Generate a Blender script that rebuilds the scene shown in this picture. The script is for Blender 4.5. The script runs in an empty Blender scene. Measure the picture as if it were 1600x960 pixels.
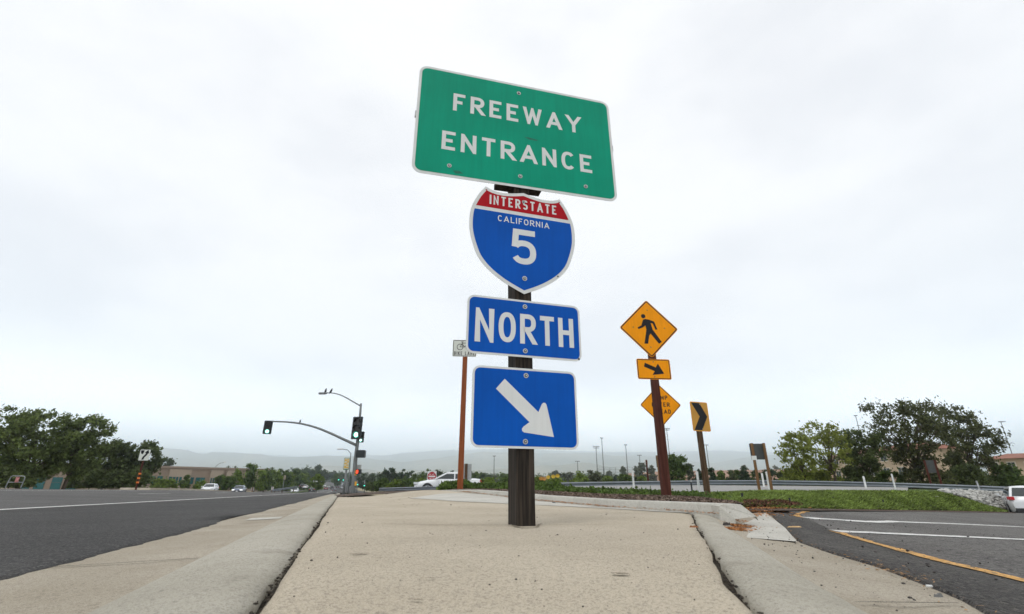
import bpy, bmesh, math, random
import numpy as np
from mathutils import Vector, Matrix, Euler
random.seed(7)
RNG = np.random.default_rng(11)
R = math.radians
IN = 0.0254
scene = bpy.context.scene
col = scene.collection

# ------------------------------------------------------------------ camera
FPX, PITCH, ROLL, EYE = 747.3, 0.3632, -0.0024, 0.154
cd = bpy.data.cameras.new('camera')
cam = bpy.data.objects.new('camera', cd)
col.objects.link(cam)
cd.sensor_fit = 'HORIZONTAL'
cd.sensor_width = 36.0
cd.lens = 36.0 * FPX / 1600.0
cd.clip_start = 0.02
cd.clip_end = 40000
cam.matrix_world = (Matrix.Translation((0, 0, EYE)) @ Matrix.Rotation(math.pi / 2 + PITCH, 4, 'X')
                    @ Matrix.Rotation(-ROLL, 4, 'Z'))
cd.dof.use_dof = True
cd.dof.focus_distance = 2.6
cd.dof.aperture_fstop = 6.3
scene.camera = cam

# ------------------------------------------------------------------ world, sun, exposure
SUN_EL, SUN_AZ = 58.0, 205.0        # compass-like, clockwise from +Y
world = bpy.data.worlds.new('World')
scene.world = world
world.use_nodes = True
wn, wl = world.node_tree.nodes, world.node_tree.links
wn.clear()
w_out = wn.new('ShaderNodeOutputWorld')
w_bg = wn.new('ShaderNodeBackground')
w_bg.inputs['Strength'].default_value = 0.1
sky = wn.new('ShaderNodeTexSky')
sky.sky_type = 'NISHITA'
sky.sun_disc = False
sky.sun_elevation = R(SUN_EL)
sky.sun_rotation = R(SUN_AZ)
tc = wn.new('ShaderNodeTexCoord')
mp = wn.new('ShaderNodeMapping')
mp.inputs['Scale'].default_value = (1.0, 1.0, 2.3)
mp.inputs['Location'].default_value = (0.35, 0.2, 0.1)
wl.new(tc.outputs['Generated'], mp.inputs['Vector'])
n1 = wn.new('ShaderNodeTexNoise')
n1.inputs['Scale'].default_value = 2.2
n1.inputs['Detail'].default_value = 5
n1.inputs['Roughness'].default_value = 0.52
n1.inputs['Distortion'].default_value = 0.15
wl.new(mp.outputs['Vector'], n1.inputs['Vector'])
cr = wn.new('ShaderNodeValToRGB')
cr.color_ramp.interpolation = 'EASE'
cr.color_ramp.elements[0].position = 0.34
cr.color_ramp.elements[0].color = (7.95, 8.05, 8.3, 1)
cr.color_ramp.elements[1].position = 0.62
cr.color_ramp.elements[1].color = (9.35, 9.35, 9.4, 1)
wl.new(n1.outputs['Fac'], cr.inputs['Fac'])
mx = wn.new('ShaderNodeMix')
mx.data_type = 'RGBA'
mx.inputs['Factor'].default_value = 0.95
wl.new(sky.outputs['Color'], mx.inputs[6])
sepz = wn.new('ShaderNodeSeparateXYZ')
wl.new(tc.outputs['Generated'], sepz.inputs[0])
hz_r = wn.new('ShaderNodeMapRange')             # thinner, brighter cloud low down
hz_r.interpolation_type = 'SMOOTHSTEP'
hz_r.inputs['From Min'].default_value = 0.0
hz_r.inputs['From Max'].default_value = 0.24
hz_r.inputs['To Min'].default_value = 2.5
hz_r.inputs['To Max'].default_value = 1.0
wl.new(sepz.outputs['Z'], hz_r.inputs['Value'])
vsc = wn.new('ShaderNodeVectorMath')
vsc.operation = 'SCALE'
wl.new(cr.outputs['Color'], vsc.inputs[0])
wl.new(hz_r.outputs['Result'], vsc.inputs['Scale'])
hz_c = wn.new('ShaderNodeMix')                  # and a little bluer there
hz_c.data_type = 'RGBA'
hz_c.blend_type = 'MULTIPLY'
hz_c.inputs[7].default_value = (0.98, 0.99, 1.0, 1)
hz_f = wn.new('ShaderNodeMapRange')
hz_f.inputs['From Min'].default_value = 0.02
hz_f.inputs['From Max'].default_value = 0.2
hz_f.inputs['To Min'].default_value = 1.0
hz_f.inputs['To Max'].default_value = 0.0
wl.new(sepz.outputs['Z'], hz_f.inputs['Value'])
wl.new(hz_f.outputs['Result'], hz_c.inputs['Factor'])
wl.new(vsc.outputs['Vector'], hz_c.inputs[6])
wl.new(hz_c.outputs[2], mx.inputs[7])
wl.new(mx.outputs[2], w_bg.inputs['Color'])
wl.new(w_bg.outputs['Background'], w_out.inputs['Surface'])

sd = bpy.data.lights.new('sun', 'SUN')
sd.energy = 0.8
sd.angle = R(24)
sd.color = (1.0, 0.96, 0.9)
sun = bpy.data.objects.new('sun', sd)
col.objects.link(sun)
sun.rotation_euler = Euler((R(90 - SUN_EL), 0, R(180 - SUN_AZ)), 'XYZ')
sun.location = (0, 0, 60)

vs = scene.view_settings
scene.display_settings.display_device = 'sRGB'
vs.view_transform = 'Standard'
vs.look = 'None'
vs.exposure = 0.22
vs.gamma = 1.0
vs.use_curve_mapping = False
scene.cycles.use_denoising = True
scene.cycles.max_bounces = 8
scene.cycles.transparent_max_bounces = 8
scene.cycles.volume_bounces = 4

# ------------------------------------------------------------------ measuring helpers
_cp, _sp, _cr, _sr = math.cos(PITCH), math.sin(PITCH), math.cos(ROLL), math.sin(ROLL)


def ray(px, py):
    a, b = px - 800.0, py - 480.0
    x, u = _cr * a + _sr * b, -(-_sr * a + _cr * b)
    return x, FPX * _cp - u * _sp, FPX * _sp + u * _cp


def at(px, py, Y):                       # a sighted point at ground distance Y
    r = ray(px, py)
    t = Y / r[1]
    return Vector((r[0] * t, Y, EYE + r[2] * t))


def atd(px, py, d):                      # a sighted point at depth d along the lens axis
    r = ray(px, py)
    t = d / FPX
    return Vector((r[0] * t, r[1] * t, EYE + r[2] * t))


def onz(px, py, z):
    r = ray(px, py)
    t = (z - EYE) / r[2]
    return Vector((r[0] * t, r[1] * t, z))


HX, HY = -0.314, 0.949                   # heading of the avenue


def SW(s, w):                            # along the avenue, and to its far side
    return HX * s - HY * w, HY * s + HX * w


def sw_of(x, y):
    return HX * x + HY * y, -HY * x + HX * y


def p_of(s):
    return float(np.interp(s, [-5, 2.5, 4.5, 60, 100, 150, 250, 400, 600, 900, 2000],
                           [0, 0, -0.006, -0.285, -0.72, -0.9, -0.7, 0.4, 5.0, 12.5, 30.0]))


def road_z(s, w):
    return p_of(s) - 0.06 + 0.031 * min(max(0.0, w - 3.6), 9.0) * max(0.0, min(1.0, 1 - (s - 52) / 30))


# ------------------------------------------------------------------ mesh helpers
def link(o, parent=None):
    col.objects.link(o)
    if parent is not None:
        o.parent = parent
    return o


def mesh_obj(name, verts, faces, mats, parent=None, smooth=False, mat_idx=None):
    me = bpy.data.meshes.new(name)
    me.from_pydata([tuple(v) for v in verts], [], [tuple(f) for f in faces])
    if not isinstance(mats, (list, tuple)):
        mats = [mats]
    for m in mats:
        me.materials.append(m)
    if mat_idx is not None:
        me.polygons.foreach_set('material_index', mat_idx)
    if smooth:
        me.polygons.foreach_set('use_smooth', [True] * len(me.polygons))
    me.update()
    return link(bpy.data.objects.new(name, me), parent)


def quads_obj(name, V, mat, parent=None, k=4, mats=None, mat_idx=None, smooth=False):
    """V: (n, k, 3) array of separate polygons."""
    n = V.shape[0]
    me = bpy.data.meshes.new(name)
    me.vertices.add(n * k)
    me.vertices.foreach_set('co', V.reshape(-1).astype(np.float32))
    me.loops.add(n * k)
    me.loops.foreach_set('vertex_index', np.arange(n * k, dtype=np.int32))
    me.polygons.add(n)
    me.polygons.foreach_set('loop_start', np.arange(0, n * k, k, dtype=np.int32))
    for m in (mats or [mat]):
        me.materials.append(m)
    if mat_idx is not None:
        me.polygons.foreach_set('material_index', np.asarray(mat_idx, dtype=np.int32))
    me.update(calc_edges=True)
    return link(bpy.data.objects.new(name, me), parent)


class MB:
    """collects shapes into one mesh"""
    def __init__(self):
        self.v, self.f, self.m = [], [], []

    def add(self, vs_, fs_, mi=0):
        b = len(self.v)
        self.v += [tuple(v) for v in vs_]
        for f in fs_:
            self.f.append(tuple(i + b for i in f))
            self.m.append(mi)

    def box(self, c, s, mi=0, rot=None):
        x, y, z = s[0] / 2, s[1] / 2, s[2] / 2
        pts = [Vector((a * x, b * y, d * z)) for a in (-1, 1) for b in (-1, 1) for d in (-1, 1)]
        if rot is not None:
            pts = [rot @ q for q in pts]
        pts = [q + Vector(c) for q in pts]
        self.add(pts, [(0, 1, 3, 2), (4, 6, 7, 5), (0, 4, 5, 1), (2, 3, 7, 6), (0, 2, 6, 4), (1, 5, 7, 3)], mi)

    def tube(self, pts, radii, n=10, mi=0, cap=True):
        pts = [Vector(q) for q in pts]
        if not isinstance(radii, (list, tuple)):
            radii = [radii] * len(pts)
        rings = []
        prev = None
        for i, q in enumerate(pts):
            if i == 0:
                d = pts[1] - q
            elif i == len(pts) - 1:
                d = q - pts[i - 1]
            else:
                d = (pts[i + 1] - pts[i - 1])
            d.normalize()
            if prev is None:
                a = d.orthogonal().normalized()
            else:
                a = (prev - d * prev.dot(d)).normalized()
            prev = a
            b = d.cross(a)
            rings.append([q + (a * math.cos(t) + b * math.sin(t)) * radii[i]
                          for t in [2 * math.pi * k / n for k in range(n)]])
        vv = [q for r_ in rings for q in r_]
        ff = []
        for i in range(len(rings) - 1):
            for k in range(n):
                k2 = (k + 1) % n
                ff.append((i * n + k, i * n + k2, (i + 1) * n + k2, (i + 1) * n + k))
        if cap:
            ff.append(tuple(range(n))[::-1])
            ff.append(tuple((len(rings) - 1) * n + k for k in range(n)))
        self.add(vv, ff, mi)

    def prism(self, pts, y0, y1, mi=0, mi_back=None):
        """outline in the x-z plane (anticlockwise seen from -y), front face at y0"""
        n = len(pts)
        vv = [(x, y0, z) for x, z in pts] + [(x, y1, z) for x, z in pts]
        self.add(vv, [tuple(range(n))], mi)
        self.add([(x, y1, z) for x, z in pts], [tuple(range(n))[::-1]], mi if mi_back is None else mi_back)
        self.add(vv, [(k, n + k, n + (k + 1) % n, (k + 1) % n) for k in range(n)], mi if mi_back is None else mi_back)

    def face(self, pts, y, mi=0):
        self.add([(x, y, z) for x, z in pts], [tuple(range(len(pts)))], mi)

    def disc(self, c, r, n=16, mi=0, axis='y', depth=0.01):
        if axis == 'y':
            self.prism([(c[0] + r * math.cos(2 * math.pi * k / n), c[2] + r * math.sin(2 * math.pi * k / n)) for k in range(n)],
                       c[1], c[1] + depth, mi)

    def build(self, name, mats, parent=None, smooth=False):
        o = mesh_obj(name, self.v, self.f, mats, parent, smooth, self.m)
        return o


def smooth_by_angle(o, ang=35):
    me = o.data
    bm = bmesh.new()
    bm.from_mesh(me)
    for f in bm.faces:
        f.smooth = True
    for e in bm.edges:
        if len(e.link_faces) == 2 and e.calc_face_angle(0) > R(ang):
            e.smooth = False
    bm.to_mesh(me)
    bm.free()


def tag(o, label=None, cat=None, group=None, kind=None):
    if label:
        o['label'] = label
    if cat:
        o['category'] = cat
    if group:
        o['group'] = group
    if kind:
        o['kind'] = kind
    return o


def empty(name, loc, rz=0.0, label=None, cat=None, group=None):
    o = bpy.data.objects.new(name, None)
    o.empty_display_size = 0.2
    col.objects.link(o)
    o.location = loc
    o.rotation_euler = (0, 0, rz)
    return tag(o, label, cat, group)


def copy_tree(o, parent=None):
    c = o.copy()
    col.objects.link(c)
    if parent is not None:
        c.parent = parent
    for ch in list(o.children):
        copy_tree(ch, c)
    return c


def rrect(w, h, r, n=7):
    pts = []
    for cx, cz, a0 in ((w / 2 - r, -h / 2 + r, -90), (w / 2 - r, h / 2 - r, 0), (-w / 2 + r, h / 2 - r, 90), (-w / 2 + r, -h / 2 + r, 180)):
        for k in range(n):
            a = R(a0 + 90.0 * k / (n - 1))
            pts.append((cx + r * math.cos(a), cz + r * math.sin(a)))
    return pts


def inset(pts, d):
    n = len(pts)
    out = []
    for i in range(n):
        p0, p1, p2 = pts[i - 1], pts[i], pts[(i + 1) % n]
        a = Vector((p1[0] - p0[0], p1[1] - p0[1]))
        b = Vector((p2[0] - p1[0], p2[1] - p1[1]))
        if a.length < 1e-9 or b.length < 1e-9:
            out.append(p1)
            continue
        a.normalize()
        b.normalize()
        na, nb = Vector((-a.y, a.x)), Vector((-b.y, b.x))
        m = (na + nb)
        m /= max(0.3, 1 + na.dot(nb))
        out.append((p1[0] + m.x * d, p1[1] + m.y * d))
    return out


def catmull(pts, n=5, closed=False):
    out = []
    N = len(pts)
    rng = range(N) if closed else range(N - 1)
    for i in rng:
        if closed:
            p0, p1, p2, p3 = pts[(i - 1) % N], pts[i], pts[(i + 1) % N], pts[(i + 2) % N]
        else:
            p0, p1, p2, p3 = pts[max(0, i - 1)], pts[i], pts[i + 1], pts[min(N - 1, i + 2)]
        for k in range(n):
            t = k / n
            out.append(tuple(0.5 * ((2 * b) + (-a + c) * t + (2 * a - 5 * b + 4 * c - d) * t * t + (-a + 3 * b - 3 * c + d) * t ** 3)
                             for a, b, c, d in zip(p0, p1, p2, p3)))
    if not closed:
        out.append(tuple(pts[-1]))
    return out


# ------------------------------------------------------------------ materials
MATS = {}


def pmat(name, base, rough=0.6, metal=0.0, var=0.0, vscale=5.0, bump=0.0, bscale=30.0, spec=0.5, emit=None, estr=0.0,
         island=0.0, trans=0.0, alpha=None, coat=0.0, streak=0.0):
    """a procedural Principled material: a base colour varied by noise (and per leaf), a bump"""
    if name in MATS:
        return MATS[name]
    m = bpy.data.materials.new(name)
    m.use_nodes = True
    nt = m.node_tree
    n, l = nt.nodes, nt.links
    b = n['Principled BSDF']
    b.inputs['Roughness'].default_value = rough
    b.inputs['Metallic'].default_value = metal
    b.inputs['Specular IOR Level'].default_value = spec
    b.inputs['Coat Weight'].default_value = coat
    base = tuple(base) + (1,)
    b.inputs['Base Color'].default_value = base
    last = None
    if var > 0:
        t = n.new('ShaderNodeTexCoord')
        ns = n.new('ShaderNodeTexNoise')
        ns.inputs['Scale'].default_value = vscale
        ns.inputs['Detail'].default_value = 6
        l.new(t.outputs['Object'], ns.inputs['Vector'])
        mr = n.new('ShaderNodeMapRange')
        mr.inputs['From Min'].default_value = 0.25
        mr.inputs['From Max'].default_value = 0.75
        mr.inputs['To Min'].default_value = 1 - var
        mr.inputs['To Max'].default_value = 1 + var
        l.new(ns.outputs['Fac'], mr.inputs['Value'])
        last = mr.outputs['Result']
    if island > 0:
        g = n.new('ShaderNodeNewGeometry')
        mr2 = n.new('ShaderNodeMapRange')
        mr2.inputs['To Min'].default_value = 1 - island
        mr2.inputs['To Max'].default_value = 1 + island
        l.new(g.outputs['Random Per Island'], mr2.inputs['Value'])
        if last is None:
            last = mr2.outputs['Result']
        else:
            mm = n.new('ShaderNodeMath')
            mm.operation = 'MULTIPLY'
            l.new(last, mm.inputs[0])
            l.new(mr2.outputs['Result'], mm.inputs[1])
            last = mm.outputs[0]
    if streak > 0:                       # weathering that ran down the face
        t = n.new('ShaderNodeTexCoord')
        mg = n.new('ShaderNodeMapping')
        mg.inputs['Scale'].default_value = (34, 34, 2.0)
        l.new(t.outputs['Object'], mg.inputs['Vector'])
        ns = n.new('ShaderNodeTexNoise')
        ns.inputs['Scale'].default_value = 1.0
        ns.inputs['Detail'].default_value = 7
        ns.inputs['Roughness'].default_value = 0.7
        l.new(mg.outputs['Vector'], ns.inputs['Vector'])
        mr = n.new('ShaderNodeMapRange')
        mr.inputs['From Min'].default_value = 0.3
        mr.inputs['From Max'].default_value = 0.72
        mr.inputs['To Min'].default_value = 1 + streak * 0.4
        mr.inputs['To Max'].default_value = 1 - streak
        l.new(ns.outputs['Fac'], mr.inputs['Value'])
        if last is None:
            last = mr.outputs['Result']
        else:
            mm = n.new('ShaderNodeMath')
            mm.operation = 'MULTIPLY'
            l.new(last, mm.inputs[0])
            l.new(mr.outputs['Result'], mm.inputs[1])
            last = mm.outputs[0]
    if last is not None:
        vm = n.new('ShaderNodeVectorMath')
        vm.operation = 'SCALE'
        vm.inputs[0].default_value = base[:3]
        l.new(last, vm.inputs['Scale'])
        l.new(vm.outputs['Vector'], b.inputs['Base Color'])
    if bump > 0:
        t = n.new('ShaderNodeTexCoord')
        nb = n.new('ShaderNodeTexNoise')
        nb.inputs['Scale'].default_value = bscale
        nb.inputs['Detail'].default_value = 4
        l.new(t.outputs['Object'], nb.inputs['Vector'])
        bp = n.new('ShaderNodeBump')
        bp.inputs['Strength'].default_value = bump
        bp.inputs['Distance'].default_value = 0.01
        l.new(nb.outputs['Fac'], bp.inputs['Height'])
        l.new(bp.outputs['Normal'], b.inputs['Normal'])
    if emit is not None:
        b.inputs['Emission Color'].default_value = tuple(emit) + (1,)
        b.inputs['Emission Strength'].default_value = estr
    if trans > 0:
        tr = n.new('ShaderNodeBsdfTranslucent')
        tr.inputs['Color'].default_value = tuple(min(1, c * 1.5) for c in base[:3]) + (1,)
        if last is not None:
            vm2 = n.new('ShaderNodeVectorMath')
            vm2.operation = 'SCALE'
            vm2.inputs[0].default_value = tuple(min(1, c * 1.5) for c in base[:3])
            l.new(last, vm2.inputs['Scale'])
            l.new(vm2.outputs['Vector'], tr.inputs['Color'])
        ms = n.new('ShaderNodeMixShader')
        ms.inputs['Fac'].default_value = trans
        l.new(b.outputs[0], ms.inputs[1])
        l.new(tr.outputs[0], ms.inputs[2])
        l.new(ms.outputs[0], n['Material Output'].inputs['Surface'])
    MATS[name] = m
    return m


def ground_mat(name, c1, c2, speck_dark, speck_light, fine=220.0, coarse=1.2, dark_amt=0.5, light_amt=0.35, bump=0.5,
               bump_d=0.004, stain=None, rough=0.9, streak=0.0, stain_scale=3.0, cracks=0.0):
    """concrete / asphalt: two tones, fine stones, stains with a shape of their own, grain"""
    m = bpy.data.materials.new(name)
    m.use_nodes = True
    nt = m.node_tree
    n, l = nt.nodes, nt.links
    b = n['Principled BSDF']
    b.inputs['Roughness'].default_value = rough
    b.inputs['Specular IOR Level'].default_value = 0.25
    t = n.new('ShaderNodeTexCoord')
    co = t.outputs['Object']

    def noise(scale, det=6, rg=0.55):
        q = n.new('ShaderNodeTexNoise')
        q.inputs['Scale'].default_value = scale
        q.inputs['Detail'].default_value = det
        q.inputs['Roughness'].default_value = rg
        l.new(co, q.inputs['Vector'])
        return q.outputs['Fac']

    def ramp(fac, a, b_):
        q = n.new('ShaderNodeMapRange')
        q.interpolation_type = 'SMOOTHSTEP'
        q.inputs['From Min'].default_value = a
        q.inputs['From Max'].default_value = b_
        l.new(fac, q.inputs['Value'])
        return q.outputs['Result']

    def mix(fac, a, b_, amt=1.0):
        q = n.new('ShaderNodeMix')
        q.data_type = 'RGBA'
        if amt < 1:
            mm = n.new('ShaderNodeMath')
            mm.operation = 'MULTIPLY'
            mm.inputs[1].default_value = amt
            l.new(fac, mm.inputs[0])
            fac = mm.outputs[0]
        l.new(fac, q.inputs['Factor'])
        for i, x in ((6, a), (7, b_)):
            if isinstance(x, tuple):
                q.inputs[i].default_value = x + (1,)
            else:
                l.new(x, q.inputs[i])
        return q.outputs[2]

    c = mix(ramp(noise(coarse, 8), 0.35, 0.65), c1, c2)
    v = n.new('ShaderNodeTexVoronoi')
    v.inputs['Scale'].default_value = fine
    l.new(co, v.inputs['Vector'])
    sep = n.new('ShaderNodeSeparateColor')
    l.new(v.outputs['Color'], sep.inputs[0])
    c = mix(ramp(sep.outputs[0], 0.72, 0.86), c, speck_dark, dark_amt)
    c = mix(ramp(sep.outputs[1], 0.74, 0.9), c, speck_light, light_amt)
    v2 = n.new('ShaderNodeTexVoronoi')
    v2.inputs['Scale'].default_value = fine * 0.38
    l.new(co, v2.inputs['Vector'])
    sep2 = n.new('ShaderNodeSeparateColor')
    l.new(v2.outputs['Color'], sep2.inputs[0])
    c = mix(ramp(sep2.outputs[2], 0.86, 0.93), c, speck_dark, dark_amt * 0.7)
    if stain is not None:
        a = ramp(noise(stain_scale, 8, 0.65), 0.56, 0.72)
        c = mix(a, c, stain, 0.55)
        a2 = ramp(noise(stain_scale * 7, 5, 0.6), 0.66, 0.75)
        c = mix(a2, c, stain, 0.22)
    if cracks > 0:
        vc = n.new('ShaderNodeTexVoronoi')
        vc.feature = 'DISTANCE_TO_EDGE'
        vc.inputs['Scale'].default_value = cracks
        nz = n.new('ShaderNodeTexNoise')
        nz.inputs['Scale'].default_value = 3.0
        nz.inputs['Detail'].default_value = 5
        l.new(co, nz.inputs['Vector'])
        va = n.new('ShaderNodeVectorMath')
        va.operation = 'ADD'
        l.new(co, va.inputs[0])
        l.new(nz.outputs['Color'], va.inputs[1])
        l.new(va.outputs[0], vc.inputs['Vector'])
        a3 = ramp(vc.outputs['Distance'], 0.006, 0.0)
        c = mix(a3, c, speck_dark, 0.7)
    l.new(c, b.inputs['Base Color'])
    hb = n.new('ShaderNodeMath')
    hb.operation = 'ADD'
    l.new(v.outputs['Distance'], hb.inputs[0])
    l.new(noise(fine * 0.5, 3), hb.inputs[1])
    bp = n.new('ShaderNodeBump')
    bp.inputs['Strength'].default_value = bump
    bp.inputs['Distance'].default_value = bump_d
    l.new(hb.outputs[0], bp.inputs['Height'])
    l.new(bp.outputs['Normal'], b.inputs['Normal'])
    MATS[name] = m
    return m


M_WALK = ground_mat('exposed_aggregate_concrete', (0.445, 0.38, 0.285), (0.515, 0.445, 0.34), (0.10, 0.085, 0.07), (0.62, 0.55, 0.44),
                    fine=600, coarse=1.3, dark_amt=0.55, light_amt=0.45, bump=0.42, bump_d=0.0018, stain=(0.31, 0.25, 0.185), stain_scale=1.1)
M_KERB = ground_mat('grey_kerb_concrete', (0.365, 0.335, 0.27), (0.445, 0.41, 0.34), (0.14, 0.13, 0.105), (0.48, 0.45, 0.39),
                    fine=480, coarse=1.6, dark_amt=0.5, light_amt=0.35, bump=0.4, bump_d=0.002, stain=(0.21, 0.19, 0.145), stain_scale=2.6)
M_GUTTER = ground_mat('gutter_concrete', (0.33, 0.285, 0.215), (0.41, 0.36, 0.285), (0.12, 0.10, 0.08), (0.52, 0.47, 0.38),
                      fine=460, coarse=1.8, dark_amt=0.5, light_amt=0.4, bump=0.45, bump_d=0.002, stain=(0.22, 0.18, 0.13), stain_scale=2.4)
M_PATCH = ground_mat('pale_new_concrete', (0.46, 0.44, 0.39), (0.53, 0.51, 0.455), (0.2, 0.18, 0.15), (0.62, 0.6, 0.55),
                     fine=260, coarse=2.0, dark_amt=0.35, light_amt=0.3, bump=0.3, stain=(0.33, 0.30, 0.25))
M_ASPHALT = ground_mat('dark_asphalt', (0.05, 0.047, 0.045), (0.072, 0.069, 0.066), (0.012, 0.012, 0.012), (0.17, 0.16, 0.15),
                       fine=170, coarse=0.6, dark_amt=0.6, light_amt=0.5, bump=0.9, bump_d=0.006, rough=0.85,
                       stain=(0.035, 0.034, 0.033), stain_scale=0.7)
M_ASPHALT2 = ground_mat('worn_grey_asphalt', (0.135, 0.126, 0.117), (0.175, 0.165, 0.153), (0.02, 0.02, 0.02), (0.25, 0.24, 0.22),
                        fine=120, coarse=0.5, dark_amt=0.7, light_amt=0.55, bump=1.0, bump_d=0.007, rough=0.88,
                        stain=(0.06, 0.056, 0.052), stain_scale=1.4, cracks=0.5)
M_ASPHALT3 = ground_mat('sealed_dark_asphalt', (0.07, 0.064, 0.059), (0.105, 0.097, 0.089), (0.012, 0.012, 0.012), (0.24, 0.22, 0.19),
                        fine=110, coarse=0.9, dark_amt=0.6, light_amt=0.5, bump=1.2, bump_d=0.01, rough=0.85)
M_FARROAD = ground_mat('pale_road', (0.26, 0.25, 0.24), (0.31, 0.30, 0.285), (0.18, 0.18, 0.17), (0.38, 0.37, 0.35), fine=20,
                       coarse=0.2, bump=0.1)
M_SOIL = ground_mat('dark_soil', (0.045, 0.036, 0.027), (0.08, 0.064, 0.047), (0.015, 0.012, 0.01), (0.17, 0.14, 0.10), fine=160, coarse=6,
                    bump=1.2, bump_d=0.01)
M_BARKBED = ground_mat('bark_bed', (0.085, 0.058, 0.042), (0.14, 0.10, 0.075), (0.03, 0.022, 0.016), (0.24, 0.18, 0.13), fine=45, coarse=4,
                       bump=1.3, bump_d=0.02)
M_TURF = ground_mat('turf_soil', (0.045, 0.075, 0.014), (0.07, 0.10, 0.02), (0.03, 0.045, 0.01), (0.10, 0.13, 0.03), fine=30, coarse=1.5,
                    bump=1.0, bump_d=0.02)
M_LAND = ground_mat('dry_grass_land', (0.22, 0.19, 0.11), (0.34, 0.29, 0.18), (0.12, 0.11, 0.05), (0.42, 0.36, 0.24), fine=1.2, coarse=0.02,
                    bump=0.2)
M_BANK = ground_mat('red_earth', (0.26, 0.15, 0.10), (0.33, 0.20, 0.14), (0.18, 0.10, 0.07), (0.38, 0.27, 0.2), fine=0.6, coarse=0.05,
                    bump=0.2)
M_HILL = ground_mat('dry_hill', (0.16, 0.155, 0.10), (0.32, 0.28, 0.19), (0.09, 0.10, 0.06), (0.36, 0.32, 0.22), fine=0.02, coarse=0.002,
                    bump=0.3, bump_d=5.0)
M_LINE = ground_mat('white_road_paint', (0.62, 0.61, 0.58), (0.72, 0.71, 0.68), (0.25, 0.24, 0.23), (0.8, 0.8, 0.78), fine=120, coarse=3,
                    dark_amt=0.55, bump=0.5, stain=(0.35, 0.34, 0.32), stain_scale=9)
M_YELLOW = ground_mat('worn_yellow_paint', (0.54, 0.29, 0.08), (0.62, 0.35, 0.12), (0.12, 0.10, 0.07), (0.68, 0.46, 0.22), fine=90, coarse=6,
                      dark_amt=0.95, bump=0.8, stain=(0.15, 0.125, 0.10), stain_scale=14)
M_NEEDLE = pmat('dry_needles', (0.36, 0.15, 0.045), 0.85, var=0.3, vscale=40, island=0.5)
M_CHIP = pmat('bark_chips', (0.15, 0.105, 0.078), 0.9, island=0.65)

M_WHITE_S = pmat('white_sheeting', (0.72, 0.73, 0.72), 0.42, var=0.03, vscale=9, streak=0.07)
M_GREEN_S = pmat('green_sheeting', (0.0, 0.31, 0.19), 0.45, var=0.13, vscale=2.4, spec=0.12, streak=0.11)
M_BLUE_S = pmat('blue_sheeting', (0.001, 0.09, 0.46), 0.45, var=0.13, vscale=3.5, spec=0.12, streak=0.11)
M_RED_S = pmat('red_sheeting', (0.42, 0.006, 0.014), 0.45, var=0.06, vscale=6, spec=0.12, streak=0.11)
M_YEL_S = pmat('amber_sheeting', (0.97, 0.345, 0.004), 0.45, var=0.05, vscale=5, spec=0.12, streak=0.11)
M_YEL_D = pmat('weathered_amber_sheeting', (0.60, 0.29, 0.03), 0.5, var=0.1, vscale=5)
M_BLACK_S = pmat('black_sheeting', (0.022, 0.022, 0.026), 0.5, var=0.1, vscale=8, spec=0.12)
M_PALE_S = pmat('pale_green_white_sheeting', (0.67, 0.69, 0.63), 0.5, var=0.04, vscale=8)
M_ALU = pmat('weathered_aluminium', (0.42, 0.43, 0.43), 0.5, 0.6, var=0.12, vscale=12)
M_BOLT = pmat('galvanised_bolt', (0.5, 0.5, 0.48), 0.4, 0.8, var=0.1, vscale=80)
M_BOLT_D = pmat('bolt_core', (0.03, 0.03, 0.03), 0.6)
M_GALV = pmat('galvanised_steel', (0.27, 0.285, 0.29), 0.5, 0.5, var=0.12, vscale=3)
M_GALV_P = pmat('galvanised_pole', (0.185, 0.195, 0.19), 0.55, 0.3, var=0.1, vscale=2)
M_RAIL = pmat('guardrail_steel', (0.17, 0.19, 0.21), 0.5, 0.3, var=0.14, vscale=1.2)
M_HOUSING = pmat('black_signal_housing', (0.014, 0.018, 0.018), 0.45)
M_LENS_OFF = pmat('unlit_lens', (0.035, 0.03, 0.024), 0.3)
M_LENS_G = pmat('lit_green_lens', (0.1, 0.6, 0.5), 0.3, emit=(0.10, 1.0, 0.72), estr=1.0)
M_LENS_GC = pmat('lit_green_lens_core', (0.6, 0.9, 0.85), 0.3, emit=(0.85, 1.0, 0.97), estr=1.6)
M_LENS_R = pmat('lit_red_hand', (0.7, 0.05, 0.02), 0.3, emit=(1.0, 0.07, 0.02), estr=1.1)
M_YELBOX = pmat('yellow_paint', (0.75, 0.38, 0.02), 0.5)
M_WPOST = pmat('white_marker_plastic', (0.74, 0.74, 0.72), 0.5, var=0.05, vscale=10)
M_DPOST = pmat('dark_marker', (0.025, 0.027, 0.03), 0.6)
M_BIRD = pmat('black_feathers', (0.016, 0.015, 0.016), 0.7)


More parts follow.
